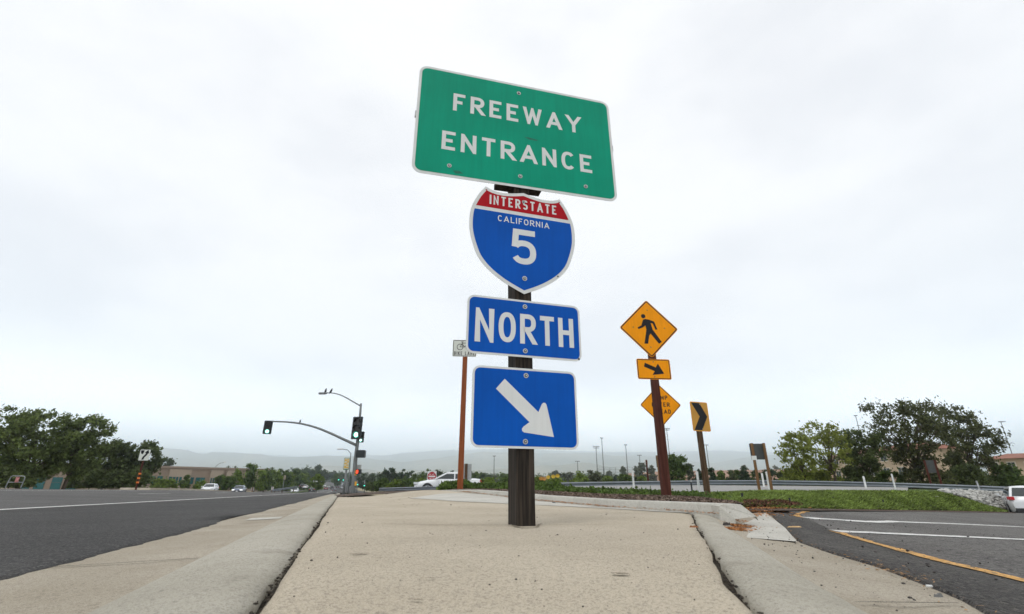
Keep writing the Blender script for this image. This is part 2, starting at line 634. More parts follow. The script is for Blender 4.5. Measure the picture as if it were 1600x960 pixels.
def wood_mat(name, dark, light, scale=1.0):
    m = bpy.data.materials.new(name)
    m.use_nodes = True
    n, l = m.node_tree.nodes, m.node_tree.links
    b = n['Principled BSDF']
    b.inputs['Roughness'].default_value = 0.85
    b.inputs['Specular IOR Level'].default_value = 0.2
    t = n.new('ShaderNodeTexCoord')
    mp_ = n.new('ShaderNodeMapping')
    mp_.inputs['Scale'].default_value = (60 * scale, 60 * scale, 2.2 * scale)
    l.new(t.outputs['Object'], mp_.inputs['Vector'])
    a = n.new('ShaderNodeTexNoise')
    a.inputs['Scale'].default_value = 1.0
    a.inputs['Detail'].default_value = 7
    a.inputs['Roughness'].default_value = 0.62
    l.new(mp_.outputs['Vector'], a.inputs['Vector'])
    r_ = n.new('ShaderNodeValToRGB')
    r_.color_ramp.elements[0].position = 0.36
    r_.color_ramp.elements[0].color = tuple(dark) + (1,)
    r_.color_ramp.elements[1].position = 0.66
    r_.color_ramp.elements[1].color = tuple(light) + (1,)
    l.new(a.outputs['Fac'], r_.inputs['Fac'])
    l.new(r_.outputs['Color'], b.inputs['Base Color'])
    bp = n.new('ShaderNodeBump')
    bp.inputs['Strength'].default_value = 0.8
    bp.inputs['Distance'].default_value = 0.004
    l.new(a.outputs['Fac'], bp.inputs['Height'])
    l.new(bp.outputs['Normal'], b.inputs['Normal'])
    MATS[name] = m
    return m


M_POSTWOOD = wood_mat('weathered_dark_timber', (0.008, 0.007, 0.006), (0.062, 0.048, 0.037))
M_REDPOST = wood_mat('oxblood_painted_timber', (0.055, 0.017, 0.012), (0.115, 0.040, 0.027), 0.5)
M_RUSTPOST = wood_mat('rust_painted_timber', (0.21, 0.060, 0.022), (0.30, 0.092, 0.034), 0.5)
M_BROWNPOST = wood_mat('brown_timber', (0.055, 0.032, 0.018), (0.15, 0.092, 0.055), 0.7)
M_TANPOST = wood_mat('tan_timber', (0.14, 0.075, 0.035), (0.24, 0.135, 0.065), 0.6)
M_TRUNK = wood_mat('bark', (0.045, 0.033, 0.025), (0.15, 0.115, 0.085), 0.15)
M_GREYBACK = pmat('grey_sign_back', (0.075, 0.08, 0.078), 0.6, 0.2, var=0.12, vscale=6)

# ------------------------------------------------------------------ the ground
def loft(name, rows, mat, sub=1, kind='structure', smooth=True, z_noise=0.0, nscale=1.0, parent=None):
    """rows: list of equally long polylines; quads between them"""
    n = len(rows[0])
    v = [tuple(q) for r_ in rows for q in r_]
    f = [(i * n + k, i * n + k + 1, (i + 1) * n + k + 1, (i + 1) * n + k) for i in range(len(rows) - 1) for k in range(n - 1)]
    o = mesh_obj(name, v, f, mat, parent, smooth)
    bm = bmesh.new()
    bm.from_mesh(o.data)
    up = sum(f_.normal.z * f_.calc_area() for f_ in bm.faces)
    if up < 0:
        bmesh.ops.reverse_faces(bm, faces=bm.faces)
    bm.to_mesh(o.data)
    bm.free()
    if kind:
        o['kind'] = kind
    return o


def resample(pts, n):
    pts = [Vector(q) for q in pts]
    d = [0.0]
    for a, b in zip(pts, pts[1:]):
        d.append(d[-1] + (b - a).length)
    out = []
    for k in range(n):
        t = d[-1] * k / (n - 1)
        i = min(max(0, int(np.searchsorted(d, t)) - 1), len(pts) - 2)
        u = (t - d[i]) / max(1e-9, d[i + 1] - d[i])
        out.append(pts[i].lerp(pts[i + 1], u))
    return out


def hash_noise(x, y, s=1.0):
    return (math.sin(x * 12.9898 * s + y * 78.233 * s) * 43758.5453) % 1.0


def vnoise(x, y):
    xi, yi = math.floor(x), math.floor(y)
    fx, fy = x - xi, y - yi
    fx, fy = fx * fx * (3 - 2 * fx), fy * fy * (3 - 2 * fy)
    h = lambda a, b: hash_noise(a, b)
    return (h(xi, yi) * (1 - fx) + h(xi + 1, yi) * fx) * (1 - fy) + (h(xi, yi + 1) * (1 - fx) + h(xi + 1, yi + 1) * fx) * fy


def fbm(x, y, o=4):
    s, a = 0.0, 0.5
    for _ in range(o):
        s += a * vnoise(x, y)
        x, y, a = x * 2.03 + 17.1, y * 2.03 + 5.3, a * 0.5
    return s


# the land: one sheet out to the horizon, dipping a little below everything laid on it
def land_z(x, y):
    r = math.hypot(x, y)
    s, w = sw_of(x, y)
    z = -0.55 - 0.004 * min(r, 100) if r < 100 else float(np.interp(r, [100, 160, 260, 420, 650, 950, 9000], [-1.0, -1.2, -1.1, -0.6, 2.0, 6.0, 6.0]))
    if x > 8:
        z -= 0.03 * min(40, x - 8)
    if s > 20 and -30 < w < 60:
        z = min(z, p_of(s) - 0.5)
    return z


lv, lf = [], []
rad = [0.0, 2, 5, 9, 14, 20, 28, 38, 52, 70, 95, 130, 180, 250, 340, 460, 620, 850, 1300, 2200, 4000, 6500, 9200]
NA = 72
lv.append((0, 0, land_z(0, 0)))
for r_ in rad[1:]:
    for k in range(NA):
        a = 2 * math.pi * k / NA
        x, y = r_ * math.sin(a), r_ * math.cos(a)
        lv.append((x, y, land_z(x, y)))
for k in range(NA):
    lf.append((0, 1 + (k + 1) % NA, 1 + k))
for i in range(len(rad) - 2):
    for k in range(NA):
        k2 = (k + 1) % NA
        lf.append((1 + i * NA + k, 1 + i * NA + k2, 1 + (i + 1) * NA + k2, 1 + (i + 1) * NA + k))
tag(mesh_obj('ground', lv, lf, M_LAND, smooth=True), kind='structure')


# the island pavement
def walk_z(x, y):
    s, w = sw_of(x, y)
    t = min(1.0, max(0.0, (-0.2 - w) / 2.0))
    t = t * t * (3 - 2 * t)
    return p_of(s) + t * float(np.interp(s, [4.3, 6, 8.3, 13, 20], [0, 0.03, 0.115, 0.17, 0.2]))


KB = [(1.30, 3.37, 0.0), (1.26, 3.65, 0.0), (0.92, 4.70, 0.004), (0.34, 6.30, 0.0), (-0.64, 8.5, 0.0), (-1.3, 11.0, 0.0), (-1.8, 13.0, 0.0)]
KB = [(x, y, walk_z(x, y)) for x, y, _ in KB]
crR = [(0.05, -0.3), (0.12, 0.1), (0.22, 0.42), (0.32, 0.73), (0.39, 0.99), (0.53, 1.42), (0.83, 2.38), (1.25, 3.62)]
right_edge = crR + [(x - 0.0, y) for x, y, z in KB[2:]]
ry = [q[1] for q in right_edge]
rx = [q[0] for q in right_edge]
ys = [-0.3 + 0.05 * k for k in range(60)] + [2.7 + 0.1 * k for k in range(40)] + [6.7 + 0.25 * k for k in range(26)]
rows = []
NXW = 40
for y in ys:
    xl = (-0.083 - 0.314 * y) / 0.949
    xl += 0.006 * (vnoise(y * 9, 3.3) - 0.5) + 0.012 * (vnoise(y * 3, 8.1) - 0.5)
    xr = float(np.interp(y, ry, rx))
    if y < 3.62:
        xr += 0.008 * (vnoise(y * 10, 1.7) - 0.5) + 0.014 * (vnoise(y * 4, 5.1) - 0.5)
    row = []
    for k in range(NXW + 1):
        x = xl + (xr - xl) * k / NXW
        row.append((x, y, walk_z(x, y) + 0.003 * (fbm(x * 2, y * 2) - 0.5)))
    rows.append(row)
# rounded worn shoulders of the slab
for row in rows:
    for idx, inn in ((0, 1), (NXW, NXW - 1)):
        x, y, z = row[idx]
        row[idx] = (x, y, z - 0.007)
left_drop = [(r_[0][0], r_[0][1], r_[0][2] - 0.1) for r_ in rows]
right_drop = [(r_[-1][0], r_[-1][1], r_[-1][2] - 0.1) for r_ in rows]
rows2 = [[left_drop[i]] + rows[i] + [right_drop[i]] for i in range(len(rows))]
loft('pavement', rows2, M_WALK)

# pale newer strip along the kerb of the planting bed
def onwalk(px, py):
    z = 0.0
    for _ in range(30):
        q = onz(px, py, min(z, EYE - 0.02))
        z = 0.6 * z + 0.4 * walk_z(q.x, q.y)
    return onz(px, py, min(z, EYE - 0.02))


pale = [((690, 772.5), (640, 780)), ((740, 772.5), (710, 784)), ((770, 774.5), (760, 786)), ((800, 778), (800, 788)), ((840, 783), (840, 789.5)), ((900, 787.7), (900, 792)), ((960, 792), (960, 795)), ((1030, 797), (1030, 799)), ((1076, 800), (1076, 801))]
pale = [(onwalk(*a), onwalk(*b)) for a, b in pale]
ra = resample([Vector((q[0].x, q[0].y, 0)) for q in pale], 60)
rb = resample([Vector((q[1].x, q[1].y, 0)) for q in pale], 60)
prow = []
for j in range(6):
    row = []
    for i in range(60):
        q = ra[i].lerp(rb[i], j / 5)
        row.append((q.x, q.y, walk_z(q.x, q.y) + 0.0035))
    prow.append(row)
loft('pavement_patch', prow, M_PATCH)


M_STAIN = ground_mat('dirty_concrete', (0.20, 0.165, 0.12), (0.30, 0.25, 0.18), (0.06, 0.05, 0.04), (0.42, 0.36, 0.27), fine=420, coarse=9, dark_amt=0.7, bump=0.6)


def stain(pts, w0, seed, name='pavement_stain'):
    P_q = resample([Vector((x, y, 0)) for x, y in pts], 40)
    row_ = []
    for i, q in enumerate(P_q):
        d_ = (P_q[min(39, i + 1)] - P_q[max(0, i - 1)]).normalized()
        n_ = Vector((-d_.y, d_.x, 0))
        w_ = w0 * (0.25 + 1.5 * max(0, fbm(i * 0.35, seed) - 0.2)) * math.sin(math.pi * (0.03 + 0.94 * i / 39)) ** 0.5
        off = 0.5 * w0 * (vnoise(i * 0.6, seed + 3) - 0.5)
        a, b = q + n_ * (off - w_ / 2), q + n_ * (off + w_ / 2)
        row_.append([(a.x, a.y, walk_z(a.x, a.y) + 0.0032), (b.x, b.y, walk_z(b.x, b.y) + 0.0032)])
    loft(name, row_, M_STAIN, smooth=False)


g2 = lambda px, py: tuple(onz(px, py, 0.0))[:2]
stain([g2(596, 820.5), g2(700, 821.5), g2(800, 821)], 0.016, 1.0)
stain([g2(838, 821), g2(880, 820.5), g2(960, 820)], 0.011, 2.0)
stain([g2(798, 820), g2(812, 824.5), g2(826, 825.5), g2(842, 824), g2(846, 819)], 0.02, 3.0, 'post_dirt')
stain([g2(955, 897), g2(985, 899)], 0.02, 5.0)
stain([g2(660, 906.5), g2(684, 907)], 0.008, 6.0)
stain([g2(586, 874), g2(600, 875)], 0.006, 7.0)
stain([g2(640, 941), g2(665, 942)], 0.009, 8.0)
stain([g2(548, 869), g2(575, 868)], 0.02, 9.0)
# the rolled kerb along the avenue, its gutter, the avenue itself
def strip(name, prof, mat, s0, s1, step, kind='structure', jitter=None, zfun=None, smooth=True, nose=False):
    rows_ = []
    s = s0
    ss = []
    if nose:
        ss.append(s)
        s += 0.15
    while s < s1:
        ss.append(s)
        s += step * max(1.0, s / 6.0)
    ss.append(s1)
    for s in ss:
        row = []
        for j, (w, dz) in enumerate(prof):
            ww = w + (jitter(s, j) if jitter else 0.0)
            x, y = SW(s, ww)
            row.append((x, y, (zfun(s, ww) if zfun else p_of(s)) + (0.0 if nose and s == s0 else dz)))
        rows_.append(row)
    return loft(name, rows_, mat, kind=kind, smooth=smooth)


JL = lambda s, j: (0.009 * (vnoise(s * 14, 2.2) - 0.4) + 0.030 * max(0, vnoise(s * 3.1, 9.7) - 0.5) * (0.4 + vnoise(s * 17, 1.2))) if j <= 1 else 0.0
strip('kerb', [(0.100, -0.1), (0.100, -0.008), (0.14, 0.0), (0.20, -0.001), (0.27, -0.006), (0.32, -0.016), (0.36, -0.032), (0.39, -0.05), (0.405, -0.056)],
      M_KERB, -0.6, 40, 0.04, jitter=JL)
JA = lambda s, j: (0.05 * (vnoise(s * 2.6, 4.4) - 0.5) + 0.05 * (fbm(s * 9, 7.7) - 0.5)) if j >= 3 else 0.0
strip('gutter', [(0.405, -0.0565), (0.55, -0.063), (0.68, -0.066), (0.90, -0.068)], M_GUTTER, -0.6, 40, 0.08)
JR = lambda s, j: (0.09 * (vnoise(s * 1.3, 4.4) - 0.5) + 0.05 * (fbm(s * 10, 7.7) - 0.5)) if j <= 1 else 0.0
M_ASPHALT4 = ground_mat('worn_lane_asphalt', (0.085, 0.081, 0.077), (0.118, 0.113, 0.108), (0.025, 0.024, 0.024), (0.22, 0.21, 0.2), fine=150, coarse=0.35,
                        dark_amt=0.5, light_amt=0.5, bump=0.7, bump_d=0.005, stain=(0.06, 0.057, 0.055), stain_scale=0.5)
far_prof = [3.56, 5.0, 7.0, 9.0, 11, 13, 16, 20, 26.5]
road_prof = [0.80, 0.802, 0.82, 1.1, 1.6, 2.4, 3.56]
strip('road', [(w, (-0.03 if i == 0 else (-0.006 if i == 1 else 0.0))) for i, w in enumerate(road_prof)], M_ASPHALT, -1.5, 900, 0.05,
      jitter=JR, zfun=lambda s, w: road_z(s, w))
strip('road', [(w, 0.0) for w in far_prof], M_ASPHALT4, -1.5, 900, 0.05, zfun=lambda s, w: road_z(s, w))
# soil in the joints
strip('joint_soil', [(0.06, -0.028), (0.085, -0.02), (0.11, -0.03), (0.14, -0.05)], M_SOIL, -0.3, 16, 0.05,
      jitter=lambda s, j: 0.012 * (vnoise(s * 11, j + 1.1) - 0.5))
# transverse joints of kerb and gutter
mb = MB()
for s in (1.93, 4.95, 7.9):
    for (w0, w1, dz) in ((0.41, 0.79, -0.0605),):
        a, b = SW(s, w0), SW(s, w1)
        c_, d_ = SW(s + 0.012 * s / 3, w1), SW(s + 0.012 * s / 3, w0)
        mb.add([(a[0], a[1], p_of(s) - 0.054), (b[0], b[1], p_of(s) - 0.0635), (c_[0], c_[1], p_of(s) - 0.0635), (d_[0], d_[1], p_of(s) - 0.054)], [(0, 3, 2, 1)])
for s in (7.1,):
    a, b = SW(s, 0.125), SW(s, 0.30)
    c_, d_ = SW(s + 0.03, 0.30), SW(s + 0.03, 0.125)
    mb.add([(a[0], a[1], p_of(s) + 0.003), (b[0], b[1], p_of(s) - 0.006), (c_[0], c_[1], p_of(s) - 0.006), (d_[0], d_[1], p_of(s) + 0.003)], [(0, 3, 2, 1)])
tag(mb.build('kerb_joint', M_SOIL), kind='structure')
# pale patch in the gutter
def gutter_z(s, w):
    return p_of(s) + float(np.interp(w, [0.405, 0.55, 0.68, 0.9], [-0.0565, -0.063, -0.066, -0.068]))


strip('gutter_patch', [(0.42, 0.003), (0.50, 0.003), (0.58, 0.003), (0.66, 0.003)], M_PATCH, 4.3, 4.62, 0.05, zfun=gutter_z, jitter=lambda s, j: 0.03 * (vnoise(s * 9, j) - 0.5))


def road_line(name, w, width, s0, s1, mat=M_LINE, step=0.5, dz=0.004):
    return strip(name, [(w - width / 2, dz), (w + width / 2, dz)], mat, s0, s1, step, zfun=road_z)


road_line('lane_marking', 3.6, 0.125, -1, 330)
for s in [10 + 12 * k for k in range(14)]:
    road_line('lane_dash', 7.0, 0.1, s, s + 3.5)
road_line('lane_marking', 10.6, 0.12, 0, 200)
road_line('lane_marking', 17.8, 0.12, 20, 300)
for s in (150, 175, 200, 225, 250, 280, 310, 350, 400, 450):
    road_line('lane_dash', 6.6, 0.25, s, s + 9)
    road_line('lane_dash', 0.0, 0.25, s + 5, s + 12)
# far carriageway on this side, beyond the junction
strip('road', [(-7.0, 0.03), (-3, 0.04), (0.2, 0.05), (0.82, 0.05)], M_ASPHALT, 62, 900, 6.0, zfun=road_z)
# far verge and median
strip('median', [(12.6, 0.0), (12.65, 0.13), (14.4, 0.14), (14.5, 0.0)], M_GUTTER, 41.5, 120, 1.0, zfun=road_z, smooth=False, nose=True)
strip('far_kerb', [(26.4, 0.0), (26.42, 0.14), (27.6, 0.15), (29, 0.1)], M_GUTTER, 10, 160, 2.0, zfun=road_z, smooth=False)
strip('verge', [(29.0, 0.095), (34, 0.1), (60, 0.05), (110, -0.2)], M_LAND, 5, 160, 3.0, zfun=road_z)
strip('median_verge', [(10.0, 0.02), (10.8, 0.10), (12.4, 0.10), (13.2, 0.02)], M_TURF, 125, 520, 8.0, zfun=road_z)

# nose side: kerb, gutter and ramp on the other side of the island
pE = [(0.25, -0.6, -0.05), (0.33, -0.1, -0.05), (0.43, 0.35, -0.05)] + [tuple(onz(px, py, -0.05)) for px, py in ((1367, 960), (1323, 939), (1249, 895), (1171, 844))] \
    + [tuple(onz(1134, 824, -0.045)), tuple(onz(1110, 801, 0.0) + Vector((0.02, 0.0, -0.004)))]
pC = [(0.05, -0.6, 0.0), (0.13, -0.1, 0.0)] + [(x + 0.014, y, 0.0) for x, y in crR[2:]]
NP = 90
eC = resample([Vector(q) for q in pC], NP)
eE = resample([Vector(q) for q in pE], NP)
aspR = [(0.72, -0.6, -0.08), (0.78, -0.1, -0.08), (0.84, 0.5, -0.08)] + [tuple(onz(px, py, -0.075)) for px, py in ((1575, 972), (1540, 955), (1500, 932), (1440, 908), (1370, 882), (1300, 862), (1250, 845), (1228, 825), (1205, 803))] \
    + [tuple(onz(1195, 799, -0.07))]
eA = resample([Vector(q) for q in aspR], NP)
rowsK = []
for i in range(NP):
    c, e = eC[i], eE[i]
    if i < NP - 4:
        c = c + Vector((0.010 * (vnoise(i * 0.9, 1.2) - 0.4) + 0.035 * max(0, vnoise(i * 0.33, 4.2) - 0.55), 0, 0))
    row = [(c.x, c.y, c.z - 0.1), (c.x, c.y, c.z - 0.008)]
    c = eC[i]
    for t, f_ in ((0.14, 0.0), (0.35, 0.0), (0.6, 0.16), (0.8, 0.5), (0.93, 0.88), (1.0, 1.0)):
        q = c.lerp(e, t)
        row.append((q.x, q.y, c.z + (e.z - c.z) * f_))
    rowsK.append(row)
loft('kerb', rowsK, M_KERB)
rowsG = []
for i in range(NP):
    e, a = eE[i], eA[i]
    rowsG.append([tuple(e + Vector((0, 0, -0.0005))), tuple(e.lerp(a, 0.35) + Vector((0, 0, -0.004))), tuple(e.lerp(a, 0.7) + Vector((0, 0, -0.002))),
                  tuple(a + Vector((0.003, 0, -0.003))), tuple(a + Vector((0.03, -0.003, -0.03)))])
loft('gutter', rowsG, M_GUTTER)
loft('joint_soil', [[(eC[i].x - 0.06, eC[i].y, -0.022), (eC[i].x - 0.015, eC[i].y, -0.02), (eC[i].x + 0.03, eC[i].y, -0.03)] for i in range(NP)], M_SOIL)
mb = MB()
for pts_ in ([(1092, 832, -0.001), (1120, 834, -0.004), (1150, 836.5, -0.02), (1170, 844, -0.045)], [(1338, 940, -0.048), (1420, 940.5, -0.056), (1500, 941, -0.07)]):
    P_q = resample([onz(*q) for q in pts_], 20)
    for i in range(19):
        a, b = P_q[i], P_q[i + 1]
        t_w = 0.0016 + 0.0016 * vnoise(i * 1.3, 2)
        mb.add([a + Vector((0, -t_w, 0.0025)), b + Vector((0, -t_w, 0.0025)), b + Vector((0, t_w, 0.0025)), a + Vector((0, t_w, 0.0025))], [(0, 1, 2, 3)])
tag(mb.build('kerb_joint', M_SOIL), kind='structure')
# pale newer pan at the kerb ramp
pan = [(1134, 806), (1198, 799.5), (1228, 822), (1247, 843.5), (1171, 843), (1150, 830)]
mb = MB()
pp = [onz(px, py, -0.064) for px, py in pan]
mb.add([(q.x, q.y, -0.05 - 0.012 * min(1, max(0, (q.x - 1.15) / 0.5)) + 0.002) for q in pp], [tuple(range(len(pp)))])
pan_o = tag(mb.build('gutter_pan', M_PATCH), kind='structure')
for i_, v_ in enumerate(pan_o.data.vertices):
    v_.co.z = -0.052 if i_ in (0, 4, 5) else -0.066

# the ramp: lofted through lines surveyed across it
edgeR = [Vector(q) for q in aspR]
ramp_rows = []


def ramp_line(pts, n=70):
    return resample([q if isinstance(q, Vector) else Vector(q) for q in pts], n)


L0 = ramp_line(edgeR)
LY = ramp_line([(1.55, -0.8, -0.17), (1.72, 0.8, -0.17), at(1600, 905, 2.1), at(1450, 870, 2.7), at(1310, 830, 3.9), at(1258, 806, 5.7), at(1250, 800, 6.9)])
LW = ramp_line([(9.0, -2.5, -0.5), (6.6, 3.4, -0.33), at(1600, 838, 5.5), at(1450, 826, 6.4), at(1262, 800, 7.2), at(1225, 796, 7.35)])
LX = ramp_line([(22.0, -2.0, -1.0), (14.0, 8.0, -0.66), at(1600, 820, 8.9), at(1450, 808, 9.3), at(1290, 797.5, 8.9), at(1215, 794.3, 7.6)])
LG = ramp_line([(60.0, 10.0, -2.4), at(1790, 803, 40), at(1575, 797, 26), at(1400, 794.5, 14.5), at(1280, 793, 9.8), at(1200, 793, 7.6)])
rows_r = []
for i in range(70):
    a, b, c, d, e = L0[i], LY[i], LW[i], LX[i], LG[i]
    row = [tuple(a + Vector((0, 0, -0.012))), tuple(a + Vector((0.012, 0, 0.003)))]
    for t in (0.33, 0.66):
        row.append(tuple(a.lerp(b, t)))
    row.append(tuple(b))
    for u, v_ in ((b, c), (c, d), (d, e)):
        for t in (0.25, 0.5, 0.75, 1.0):
            row.append(tuple(u.lerp(v_, t)))
    rows_r.append(row)
# sealed shoulder near the gutter, then the worn lane
loft('road', [r_[:5] for r_ in rows_r], M_ASPHALT3)
loft('road', [r_[4:] for r_ in rows_r], M_ASPHALT2)
ramp_bvh_v = [q for r_ in rows_r for q in r_]
from mathutils.bvhtree import BVHTree
nr = len(rows_r[0])
RAMP = BVHTree.FromPolygons([Vector(q) for q in ramp_bvh_v], [(i * nr + k, i * nr + k + 1, (i + 1) * nr + k + 1, (i + 1) * nr + k) for i in range(69) for k in range(1, nr - 1)])


def sight(px, py, bvh, back=0.0):
    r_ = Vector(ray(px, py)).normalized()
    h = bvh.ray_cast(Vector((0, 0, EYE)), r_)
    return h[0]


def drop(x, y, bvh, default=None):
    h = bvh.ray_cast(Vector((x, y, 30)), Vector((0, 0, -1)))
    return h[0].z if h[0] is not None else default


def ribbon(name, pts, width, mat, bvh, n=60, dz=0.004, rag=0.0):
    P = resample(pts, n)
    row_ = []
    for i, q in enumerate(P):
        d = (P[min(n - 1, i + 1)] - P[max(0, i - 1)])
        d.z = 0
        d.normalize()
        nn = Vector((-d.y, d.x, 0))
        r1 = []
        for sgn in (-1, -0.33, 0.33, 1):
            wj = width / 2 * sgn + (rag * (vnoise(i * 0.8, 3 + sgn) - 0.5) if abs(sgn) == 1 else 0)
            a = q + nn * wj
            z = drop(a.x, a.y, bvh, q.z)
            r1.append((a.x, a.y, z + dz))
        row_.append(r1)
    return loft(name, row_, mat)


def ramp_pts(lst):
    return [q for q in (sight(px, py, RAMP) for px, py in lst) if q is not None]


for pts in ([(1305, 828), (1400, 832), (1500, 836), (1599, 840), (1720, 845)], [(1262, 808), (1400, 812.5), (1500, 816), (1599, 820), (1720, 824.5)]):
    P = ramp_pts(pts)
    if len(P) > 1:
        ribbon('crosswalk_line', P, 0.15, M_LINE, RAMP, rag=0.03)
P = ramp_pts([(1310, 830), (1360, 845), (1410, 858.5), (1450, 869), (1520, 886), (1598, 904), (1700, 927)])
if len(P) > 1:
    ribbon('edge_line', P, 0.085, M_YELLOW, RAMP, rag=0.03)
P = ramp_pts([(1248, 806), (1246, 803), (1250, 800.5), (1262, 797.5), (1277, 795.5)])
if len(P) > 1:
    ribbon('edge_line', P, 0.055, M_YELLOW, RAMP, rag=0.06, n=24)

# ------------------------------------------------------------------ planting bed, turf, connector
kn = [Vector(q) for q in KB]
kb = resample(kn, 60)
kh = [0.068 * min(1.0, max(0.0, (1 - (i / 59)) * 1.7)) for i in range(60)]
rowsP = []
for i, q in enumerate(kb):
    d = (kb[min(59, i + 1)] - kb[max(0, i - 1)])
    d.z = 0
    d.normalize()
    nn = Vector((d.y, -d.x, 0))
    h = kh[i]
    rowsP.append([tuple(q + nn * -0.002 + Vector((0, 0, -0.03))), tuple(q + Vector((0, 0, h * 0.86))), tuple(q + nn * 0.012 + Vector((0, 0, h))),
                  tuple(q + nn * 0.13 + Vector((0, 0, h))), tuple(q + nn * 0.14 + Vector((0, 0, h - 0.05)))])
k_o = loft('bed_kerb', rowsP, M_PATCH)
# tapered kerb end
a0 = Vector(rowsP[0][1])
mb = MB()
e0 = [Vector(rowsP[0][k]) for k in range(5)]
out = Vector((0.13, -0.09, 0))
mb.add([e0[0], e0[1], e0[2], e0[3], e0[4], e0[0] + Vector((0.01, -0.09, 0)), e0[1] + Vector((0.02, -0.075, -0.004)), e0[2] + Vector((0.04, -0.07, -0.003)), e0[3] + Vector((0.05, -0.05, -0.003)), e0[4] + Vector((0.08, -0.05, -0.01)),
        e0[0] + Vector((0.09, -0.13, -0.02)), e0[1] + Vector((0.09, -0.12, -0.075)), e0[3] + Vector((0.13, -0.07, -0.075)), e0[4] + Vector((0.14, -0.05, -0.05))],
       [(0, 5, 6, 1), (1, 6, 7, 2), (2, 7, 8, 3), (3, 8, 9, 4), (5, 10, 11, 6), (6, 11, 12, 7), (7, 12, 8), (8, 12, 13, 9)])
tag(mb.build('kerb_end', M_PATCH), kind='structure')

bed_near = [Vector(rowsP[i][3]) + Vector((0, 0, -0.006)) for i in range(60)]
bed_far = resample([at(1165, 788, 6.9), at(1128, 781, 7.4), at(1100, 776.5, 8.2), at(1045, 775, 8.7), at(1000, 775.5, 8.4), at(940, 773, 9.2), at(860, 769, 11), at(790, 766.3, 12.6), at(735, 765.5, 13.4), at(700, 765.5, 13.6)], 60)
rows_b = []
for j in range(9):
    t = j / 8
    rows_b.append([tuple(bed_near[i].lerp(bed_far[i], t) + Vector((0, 0, 0.02 * math.sin(t * math.pi) + 0.012 * (fbm(i * 0.4, j * 0.9) - 0.5)))) for i in range(60)])
loft('mulch_bed', rows_b, M_BARKBED)
BED = BVHTree.FromPolygons([Vector(q) for r_ in rows_b for q in r_], [(j * 60 + i, j * 60 + i + 1, (j + 1) * 60 + i + 1, (j + 1) * 60 + i) for j in range(8) for i in range(59)])
# bed carries on beyond the pavement
xs_ = [(524, 776, 774.6), (560, 773, 771.8), (590, 771, 769.8), (640, 768.4, 767.4), (690, 767, 765.8), (720, 767.2, 765.8)]
rows_x = [[tuple(at(a, b, 13.6 - 0.1 * i) + Vector((0, 0, -0.04))) for i, (a, b, c) in enumerate(xs_)], [tuple(at(a, c, 22 - i)) for i, (a, b, c) in enumerate(xs_)],
          [tuple(at(a, c + 0.3, 45)) for a, b, c in xs_], [tuple(at(a, c + 0.6, 110)) for a, b, c in xs_]]
loft('mulch_bed', rows_x, M_BARKBED, smooth=False)

# ivy bed surface (dark), then leaves
iv_near = bed_far
iv_mid = resample([at(1135, 775, 9.2), at(1100, 771, 10.2), at(1045, 768.5, 10.8), at(990, 766.5, 11.3), at(940, 765.0, 11.6), at(900, 762.5, 12.2), at(850, 759, 13.2), at(790, 757, 14.2), at(745, 756, 14.6), at(700, 759, 14.8)], 60)
iv_far = resample([at(1135, 775, 12.0), at(1100, 773, 13.0), at(1045, 771, 14.0), at(990, 770, 14.5), at(940, 769, 15), at(900, 767, 16.2), at(850, 765, 17), at(790, 764, 18), at(745, 765, 18), at(700, 767, 18)], 60)
rows_i = []
for j in range(13):
    t = j / 12
    row = []
    for i in range(60):
        a, b, c = iv_near[i], iv_mid[i], iv_far[i]
        q = a.lerp(b, t * 2) if t < 0.5 else b.lerp(c, t * 2 - 1)
        if 0 < t < 0.5:
            q = q + Vector((0, 0, 0.25 * (b.z - a.z) * math.sin(t * 2 * math.pi)))
        q = q + Vector((0, 0, -0.06 + (0.05 * (fbm(i * 0.5, j * 0.8) - 0.5))))
        row.append(tuple(q))
    rows_i.append(row)
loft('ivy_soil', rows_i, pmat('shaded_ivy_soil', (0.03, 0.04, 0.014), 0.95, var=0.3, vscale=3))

# turf hump
tf_near = resample([at(1128, 789, 6.7), at(1165, 791, 7.0), at(1200, 792.6, 7.7), at(1280, 792.6, 9.9), at(1400, 794.0, 14.6), at(1500, 795.5, 20), at(1572, 796.5, 25.5)], 60)
tf_top = resample([at(1112, 771, 10.2), at(1160, 768.5, 11.0), at(1220, 767, 12.4), at(1290, 766, 14.2), at(1400, 765, 18.3), at(1470, 766, 22), at(1576, 796, 26.6)], 60)
tf_back = [q + Vector((0.6, 3.0, -0.12)) for q in tf_top]
rows_t = []
for j in range(11):
    t = j / 10
    rows_t.append([tuple(tf_near[i].lerp(tf_top[i], t) + Vector((0, 0, 0.05 * math.sin(t * math.pi) * (0.5 + 0.5 * math.sin(math.pi * i / 59)) + 0.05 * (fbm(i * 0.3, j * 0.5) - 0.5) * (1 if 0 < j < 10 else 0)))) for i in range(60)])
rows_t.append([tuple(q) for q in tf_back])
loft('turf', rows_t, M_TURF)
TURF = BVHTree.FromPolygons([Vector(q) for r_ in rows_t for q in r_], [(j * 60 + i, j * 60 + i + 1, (j + 1) * 60 + i + 1, (j + 1) * 60 + i) for j in range(11) for i in range(59)])

# strip of soil between asphalt and turf
loft('soil_strip', [[tuple(q + Vector((0.0, -0.35 - 0.01 * q.y, -0.004))) for q in resample([at(1150, 794, 6.5), at(1200, 793.6, 7.5), at(1280, 793.6, 9.7), at(1400, 795, 14.3), at(1575, 797.3, 25.6)], 40)],
                    [tuple(q + Vector((0, 0.3, 0.01))) for q in resample([at(1150, 792, 6.9), at(1200, 792.6, 7.7), at(1280, 792.6, 9.9), at(1400, 794.0, 14.6), at(1575, 796.5, 25.8)], 40)]], M_BARKBED, smooth=False)

